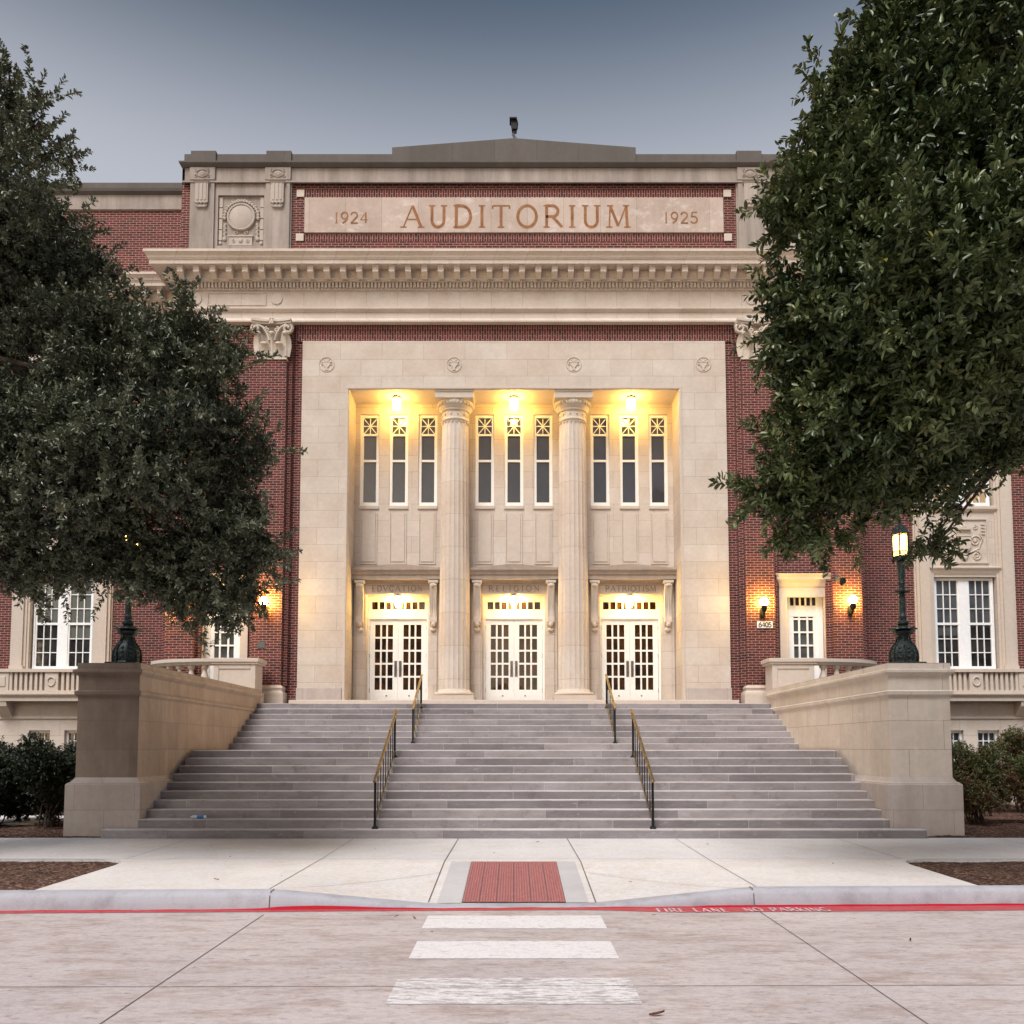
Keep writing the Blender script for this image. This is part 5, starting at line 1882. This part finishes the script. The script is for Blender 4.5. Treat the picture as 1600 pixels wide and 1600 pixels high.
def blob_twigs(blobs, per_m2, rs, hang=0.0, gaps=0.5, sprigs=0.0):
    """twig bases on clumps that sit in the outer part of every ellipsoid, with some twigs filling its inside"""
    out = []
    for (x, y, z, rx, ry, rz, dens) in blobs:
        ax3 = np.array([rx, ry, rz])
        n = int(per_m2 * dens * (rx * ry + rx * rz + ry * rz) / 3 * 4 * math.pi)
        ns = max(4, int(9 + 9 * rx))
        k = rs.normal(0, 1, (ns, 3))
        k /= np.linalg.norm(k, axis=1)[:, None]
        cr = rs.uniform(0.40, 0.86, ns)
        sr = rs.uniform(0.16, 0.44, ns)
        pick = rs.choice(ns, n, p=(sr ** 2) / np.sum(sr ** 2))
        d = rs.normal(0, 1, (n, 3))
        d /= np.linalg.norm(d, axis=1)[:, None]
        rr = rs.uniform(0.3, 1.0, n) ** 0.5
        u = k[pick] * cr[pick][:, None] + d * (rr * sr[pick])[:, None]
        nf = int(n * 0.15)
        d2 = rs.normal(0, 1, (nf, 3))
        d2 /= np.linalg.norm(d2, axis=1)[:, None]
        u = np.concatenate([u, d2 * (rs.uniform(0, 0.8, nf) ** 0.6)[:, None]])
        dv = np.concatenate([d * 0.8 + k[pick] * 0.6, d2]) + rs.normal(0, 0.35, (n + nf, 3))
        dv[:, 2] += 0.25 - hang * (u[:, 2] < 0.2)
        dv /= np.linalg.norm(dv, axis=1)[:, None]
        p = np.array([x, y, z]) + u * ax3
        tb = rs.uniform(-0.22, 0.22)
        tk = rs.uniform(-0.2, 0.2, ns)
        tcol = np.concatenate([tb + tk[pick], np.full(nf, tb)])[:, None]
        out.append(np.concatenate([p, dv, tcol], 1))
        if sprigs:                            # thin shoots that stand out from the clumps
            far = np.where(np.sum(u * u, 1) > 0.42)[0]
            if len(far):
                for q in rs.choice(far, min(len(far), int(sprigs * (rx + 0.3) * 10))):
                    d_ = dv[q] * 0.7 + u[q] * 0.5 + rs.normal(0, 0.2, 3)
                    d_ /= np.linalg.norm(d_)
                    L_ = rs.uniform(0.15, 0.42 + 6.0 * max(0.0, sprigs - 1.4) * 0.1)
                    m_ = int(3 + L_ * 7)
                    for w_ in range(m_):
                        dd = d_ + rs.normal(0, 0.16, 3)
                        out.append(np.concatenate([p[q] + d_ * L_ * w_ / m_, dd / np.linalg.norm(dd), [0.15]])[None, :])
    return np.concatenate(out, 0)


def limb(m, a, b_, r0, r1, rs, wob=0.12):
    a, b_ = Vector(a), Vector(b_)
    L = (b_ - a).length
    pts = []
    for k in range(8):
        t_ = k / 7
        p = a.lerp(b_, t_)
        s_ = math.sin(t_ * math.pi)
        p += Vector((rs.normal() * wob * L * 0.15 * s_, rs.normal() * wob * L * 0.15 * s_, s_ * L * 0.08))
        pts.append(p)
    m.tube(pts, r0, 8, r1=r1)


TH_, CY_ = R(3.78), 1168 - 1300 * math.tan(R(3.78))


def at(px, py, D):
    """the point at distance D that the photograph shows at a pixel"""
    u, v_ = (px - 803) / 1300, (CY_ - py) / 1300
    s_ = D / (math.cos(TH_) - v_ * math.sin(TH_))
    return u * s_, D, H + s_ * (math.sin(TH_) + v_ * math.cos(TH_))


def blobs_from(spec):
    out = []
    for px, py, D, rpx, sq, dens in spec:
        if 1150 < px < 1450:
            py -= 24 if py > 740 and px > 1310 else 0
            px += 30 if py < 125 else (16 if py < 345 else (36 if py < 690 else 8))
        elif -50 < px < 175 and py < 440:
            px -= 34
        elif 335 < px < 445:
            px -= 12
        x, y, z = at(px, py, D)
        r = max(rpx - 10, rpx * 0.75) / 1300 * D
        out.append((x, y, z, r, r * 1.05, r * sq, dens))
    return out


def tree(name, label, trunk_xy, spec, extra, leaf, seed, per_m2, per, length, width, droop, hang, fork_z, r_trunk, sprigs=1.4):
    rs = np.random.RandomState(seed)
    tx, ty = trunk_xy
    t_ = thing(name, label, 'tree', (tx, ty, -0.05))
    blobs = blobs_from(spec) + extra
    tw = blob_twigs(blobs, per_m2, rs, hang, sprigs=sprigs)
    me = leaves_mesh('crown', tw, rs, per, length, width, droop, leaf)
    obj('crown', me, None, t_)
    m = M()
    pts = [(tx, ty, -0.1), (tx + 0.03, ty, 0.4), (tx - 0.05, ty + 0.05, 1.5), (tx + 0.1, ty, fork_z)]
    m.tube(pts, r_trunk * 1.25, 14, r1=r_trunk * 0.8)
    fork = (tx + 0.1, ty, fork_z - 0.15)
    for (x, y, z, rx, ry, rz, dn) in blobs:
        limb(m, fork, (x, y, z), max(0.04, r_trunk * 0.26), 0.010, rs)
        for k in range(3):
            q = rs.normal(0, 1, 3)
            q /= np.linalg.norm(q)
            limb(m, (x, y, z), (x + q[0] * rx * 0.9, y + q[1] * ry * 0.9, z + q[2] * rz * 0.9), 0.02, 0.006, rs)
    obj('trunk', m, 'bark', t_, smooth=60)
    return t_


# px, py, distance, radius in px, vertical squash, density
RIGHT = [
    (1425, 40, 9.6, 105, 1.0, 1.0), (1560, 70, 9.2, 140, 1.0, 1.0), (1365, 100, 9.8, 60, 0.9, 0.9), (1330, 165, 9.7, 78, 0.9, 0.9), (1290, 150, 9.9, 36, 1.1, 0.6),
    (1300, 240, 9.6, 82, 0.8, 0.9), (1240, 222, 9.9, 40, 1.1, 0.6), (1420, 210, 9.2, 125, 0.9, 1.0), (1560, 250, 8.8, 130, 0.9, 1.0),
    (1262, 325, 9.6, 84, 0.8, 1.0), (1205, 345, 9.7, 42, 0.9, 0.7), (1370, 350, 9.0, 120, 0.9, 1.0), (1490, 395, 8.2, 120, 0.75, 1.15), (1610, 375, 8.0, 115, 0.8, 1.1),
    (1250, 430, 9.4, 84, 0.95, 1.0), (1350, 475, 8.9, 115, 0.85, 1.0), (1470, 510, 8.3, 115, 0.8, 1.1), (1590, 530, 8.8, 110, 0.9, 1.0),
    (1252, 540, 9.4, 84, 0.9, 1.0), (1205, 500, 9.6, 44, 1.0, 0.7), (1355, 585, 9.0, 108, 0.85, 1.0), (1470, 615, 8.6, 105, 0.85, 1.0), (1580, 620, 10.2, 100, 0.75, 0.9),
    (1258, 650, 9.6, 86, 0.75, 1.0), (1212, 655, 9.7, 44, 0.9, 0.8), (1350, 690, 9.2, 90, 0.75, 1.0), (1235, 745, 9.8, 62, 0.8, 1.0), (1205, 770, 9.9, 40, 0.7, 0.8),
    (1300, 755, 9.9, 62, 0.8, 1.0), (1250, 815, 9.8, 48, 0.8, 1.0), (1285, 810, 9.9, 40, 0.8, 0.7), (1375, 765, 10.4, 62, 0.75, 0.8), (1440, 705, 9.8, 80, 0.75, 0.9),
    (1418, 770, 11.0, 32, 0.9, 0.8), (1452, 845, 11.2, 18, 1.3, 0.6), (1520, 680, 11.0, 74, 0.7, 0.7), (1595, 680, 11.4, 56, 0.6, 0.6), (1500, 755, 11.2, 30, 1.0, 0.6),
    (1540, 650, 10.6, 84, 0.7, 1.0), (1560, 705, 11.2, 44, 0.6, 0.8), (1485, 785, 11.2, 17, 1.0, 0.5), (1352, 815, 10.6, 30, 0.8, 0.6), (1448, 884, 11.2, 10, 0.8, 0.8),
]
LEFT = [
    (0, 110, 12.0, 50, 0.7, 0.5), (50, 130, 12.0, 36, 0.5, 0.5), (95, 190, 12.0, 44, 0.42, 0.6), (130, 232, 12.0, 30, 0.6, 0.5), (40, 170, 12.1, 46, 0.4, 0.5), (-30, 210, 12.2, 80, 0.6, 0.6),
    (60, 250, 12.0, 60, 0.4, 0.5), (10, 320, 12.0, 110, 0.7, 1.0), (90, 330, 12.0, 56, 0.6, 0.8),
    (30, 420, 12.2, 120, 0.75, 1.0), (130, 375, 12.6, 44, 0.7, 0.6), (165, 400, 12.8, 26, 0.8, 0.4), (110, 450, 12.0, 86, 0.7, 1.0), (10, 530, 11.4, 120, 0.8, 1.0), (130, 560, 11.0, 115, 0.75, 1.0),
    (150, 505, 11.4, 46, 0.6, 0.8), (240, 565, 11.0, 95, 0.75, 1.0), (320, 550, 11.0, 62, 0.7, 0.7), (350, 610, 11.0, 68, 0.8, 0.9), (270, 660, 10.7, 105, 0.75, 1.0), (140, 680, 10.4, 125, 0.75, 1.1), (0, 700, 10.4, 120, 0.8, 1.0),
    (365, 690, 11.0, 74, 0.8, 1.0), (250, 770, 10.5, 105, 0.7, 1.0), (370, 790, 11.1, 72, 0.8, 1.0), (110, 800, 10.4, 105, 0.75, 1.0), (-10, 820, 10.6, 95, 0.8, 1.0), (410, 720, 11.3, 30, 0.7, 0.6),
    (330, 860, 11.0, 84, 0.75, 1.0), (405, 860, 11.3, 46, 0.9, 0.9), (240, 870, 11.0, 72, 0.8, 1.0), (300, 925, 11.2, 62, 0.75, 0.8), (375, 930, 11.3, 46, 0.9, 0.8), (245, 925, 11.0, 40, 0.8, 0.7),
    (196, 852, 11.2, 46, 0.9, 1.3), (150, 870, 11.0, 62, 0.8, 0.9), (85, 885, 11.2, 52, 0.8, 0.8), (20, 890, 11.0, 52, 0.8, 0.8), (392, 965, 11.5, 24, 1.4, 0.6), (350, 970, 11.4, 20, 1.2, 0.5), (290, 500, 11.3, 34, 1.0, 0.6), (330, 505, 11.3, 20, 1.2, 0.5), (240, 512, 11.3, 38, 0.7, 0.7),
]


def ex(rs, cx, cy, cz, sx, sy, sz, n, r):
    return [(cx + rs.uniform(-1, 1) * sx, cy + rs.uniform(-1, 1) * sy, cz + rs.uniform(-1, 1) * sz, r * rs.uniform(0.8, 1.2), r, r * 0.8, 0.45) for _ in range(n)]


rs_ = np.random.RandomState(3)
tree('evergreen_tree', 'large evergreen tree with long glossy leaves, its crown filling the upper right', (8.3, 9.9), RIGHT,
     ex(rs_, 8.9, 9.6, 8.9, 1.8, 1.2, 1.9, 12, 1.2), 'leaf_magnolia', 11, 88, 10, 0.112, 0.040, 0.05, 0.5, 7.2, 0.26, 1.6)
tree('live_oak', 'dark live oak with small leaves, its low crown hanging over the left pedestal', (-8.9, 10.9), LEFT,
     ex(rs_, -9.0, 10.9, 7.6, 1.8, 1.2, 2.8, 12, 1.2), 'leaf_oak', 12, 122, 13, 0.074, 0.027, 0.1, 0.4, 7.0, 0.28, 2.0)


def shrub(cx, cy, h, r, leaf, lab, seed, per_m2=150, length=0.07, width=0.028, group=None):
    rs = np.random.RandomState(seed)
    t_ = thing('shrub', lab, 'shrub', (cx, cy, 0), group)
    bl = []
    for k in range(9):
        a = rs.uniform(0, 6.28)
        q = rs.uniform(0.1, 0.62) * r
        zz = rs.uniform(0.3, 0.82) * h
        rr = rs.uniform(0.36, 0.55) * r
        bl.append((cx + q * math.cos(a), cy + q * math.sin(a), zz, rr, rr, rr * 0.8, 1.0))
    tw = blob_twigs(bl, per_m2, rs, 0.0, 0.3)
    tw[:, 5] += 0.5
    tw[:, 3:6] /= np.linalg.norm(tw[:, 3:6], axis=1)[:, None]
    obj('foliage', leaves_mesh('foliage', tw, rs, 9, length, width, 0.05, leaf), None, t_)
    m = M()
    for (x, y, z, rx, ry, rz, dn) in bl:
        for k in range(2):
            limb(m, (cx + rs.normal() * 0.1, cy + rs.normal() * 0.1, 0), (x + rs.normal() * rx * 0.5, y + rs.normal() * ry * 0.5, z + rz * 0.4), 0.016, 0.005, rs)
    obj('stems', m, 'bark', t_, smooth=60)


SG = 'shrubs against the left wing'
shrub(-9.35, 16.9, 1.75, 1.05, 'leaf_dark', 'dark green shrub close beside the left pedestal', 21, group=SG)
shrub(-10.7, 17.2, 1.5, 1.0, 'leaf_dark', 'dark green shrub at the left edge, second from the left pedestal', 22, group=SG)
shrub(-12.0, 20.6, 1.9, 1.1, 'leaf_dark', 'dark shrub farther back below the left basement windows', 23, group=SG)
shrub(-10.0, 20.2, 2.0, 1.1, 'leaf_dark', 'tall dark shrub rising behind the left pedestal', 24, group=SG)
SG = 'nandina shrubs against the right wing'
shrub(9.75, 17.6, 1.75, 1.1, 'leaf_nandina', 'green and reddish nandina shrub close beside the right pedestal', 31, length=0.06, width=0.02, group=SG)
shrub(11.3, 17.6, 1.7, 1.1, 'leaf_nandina', 'green nandina shrub at the right edge of the bed', 32, length=0.06, width=0.02, group=SG)
shrub(12.6, 20.6, 1.9, 1.2, 'leaf_nandina', 'nandina shrub farther back below the right basement windows', 33, length=0.06, width=0.02, group=SG)

# the tree line on the other side of the street, behind the camera: it is what the door panes mirror
rs = np.random.RandomState(41)
bl = []
for k in range(21):
    x = -60 + k * 6 + rs.uniform(-1.5, 1.5)
    hgt = rs.uniform(6.0, 7.0) if abs(x) < 8 else rs.uniform(14, 18)
    for q in range(5):
        bl.append((x + rs.uniform(-2.2, 2.2), -30 + rs.uniform(-2, 2), hgt * (0.35 + 0.13 * q), 2.6 - 0.25 * q, 2.4, 1.9, 1.0))
for q in range(9):
    bl.append((14.6 + rs.uniform(-0.8, 0.8), -30.0, 8 + q * 2.0, 2.7 - 0.22 * q, 2.4, 1.8, 1.0))
tw = blob_twigs(bl, 3.2, rs)
tag(obj('tree_line', leaves_mesh('tree_line', tw, rs, 9, 0.55, 0.24, 0.0, 'leaf_dark'), None), kind='stuff')

# dry leaves lying on the mulch and along the gutter
rs = np.random.RandomState(55)
m = M()


def scrap(x, y, z, s_):
    a = rs.uniform(0, 6.28)
    ca, sa = math.cos(a), math.sin(a)
    tz = rs.uniform(-0.25, 0.5) * s_
    q = [(-1, 0, 0.002), (0, -0.42, 0.004 + abs(tz) * 0.4), (1, 0, 0.003 + abs(tz)), (0, 0.42, 0.004)]
    m.quad(*[(x + s_ * (u * ca - w_ * sa), y + s_ * (u * sa + w_ * ca), z + h_) for u, w_, h_ in q])


for k in range(900):
    sx = rs.choice((-1, 1))
    if k < 420:
        x, y = sx * rs.uniform(5.55, 7.8), rs.uniform(9.7, 12.1)
        scrap(x, warp(x, y), -0.022, rs.uniform(0.012, 0.03))
    else:
        x, y = sx * rs.uniform(8.2, 11.5), rs.uniform(15.02, 17.4)
        scrap(x, y, 0.032, rs.uniform(0.015, 0.035))
for k in range(46):
    x = rs.uniform(2.2, 7.0) if k < 34 else rs.uniform(-6.5, 2)
    scrap(x, warp(x, 9.47) - abs(rs.normal(0.03, 0.06)) - 0.01, ROADZ + 0.006, rs.uniform(0.006, 0.018))
tag(obj('leaf_litter', m, 'dead_leaf'), kind='stuff')
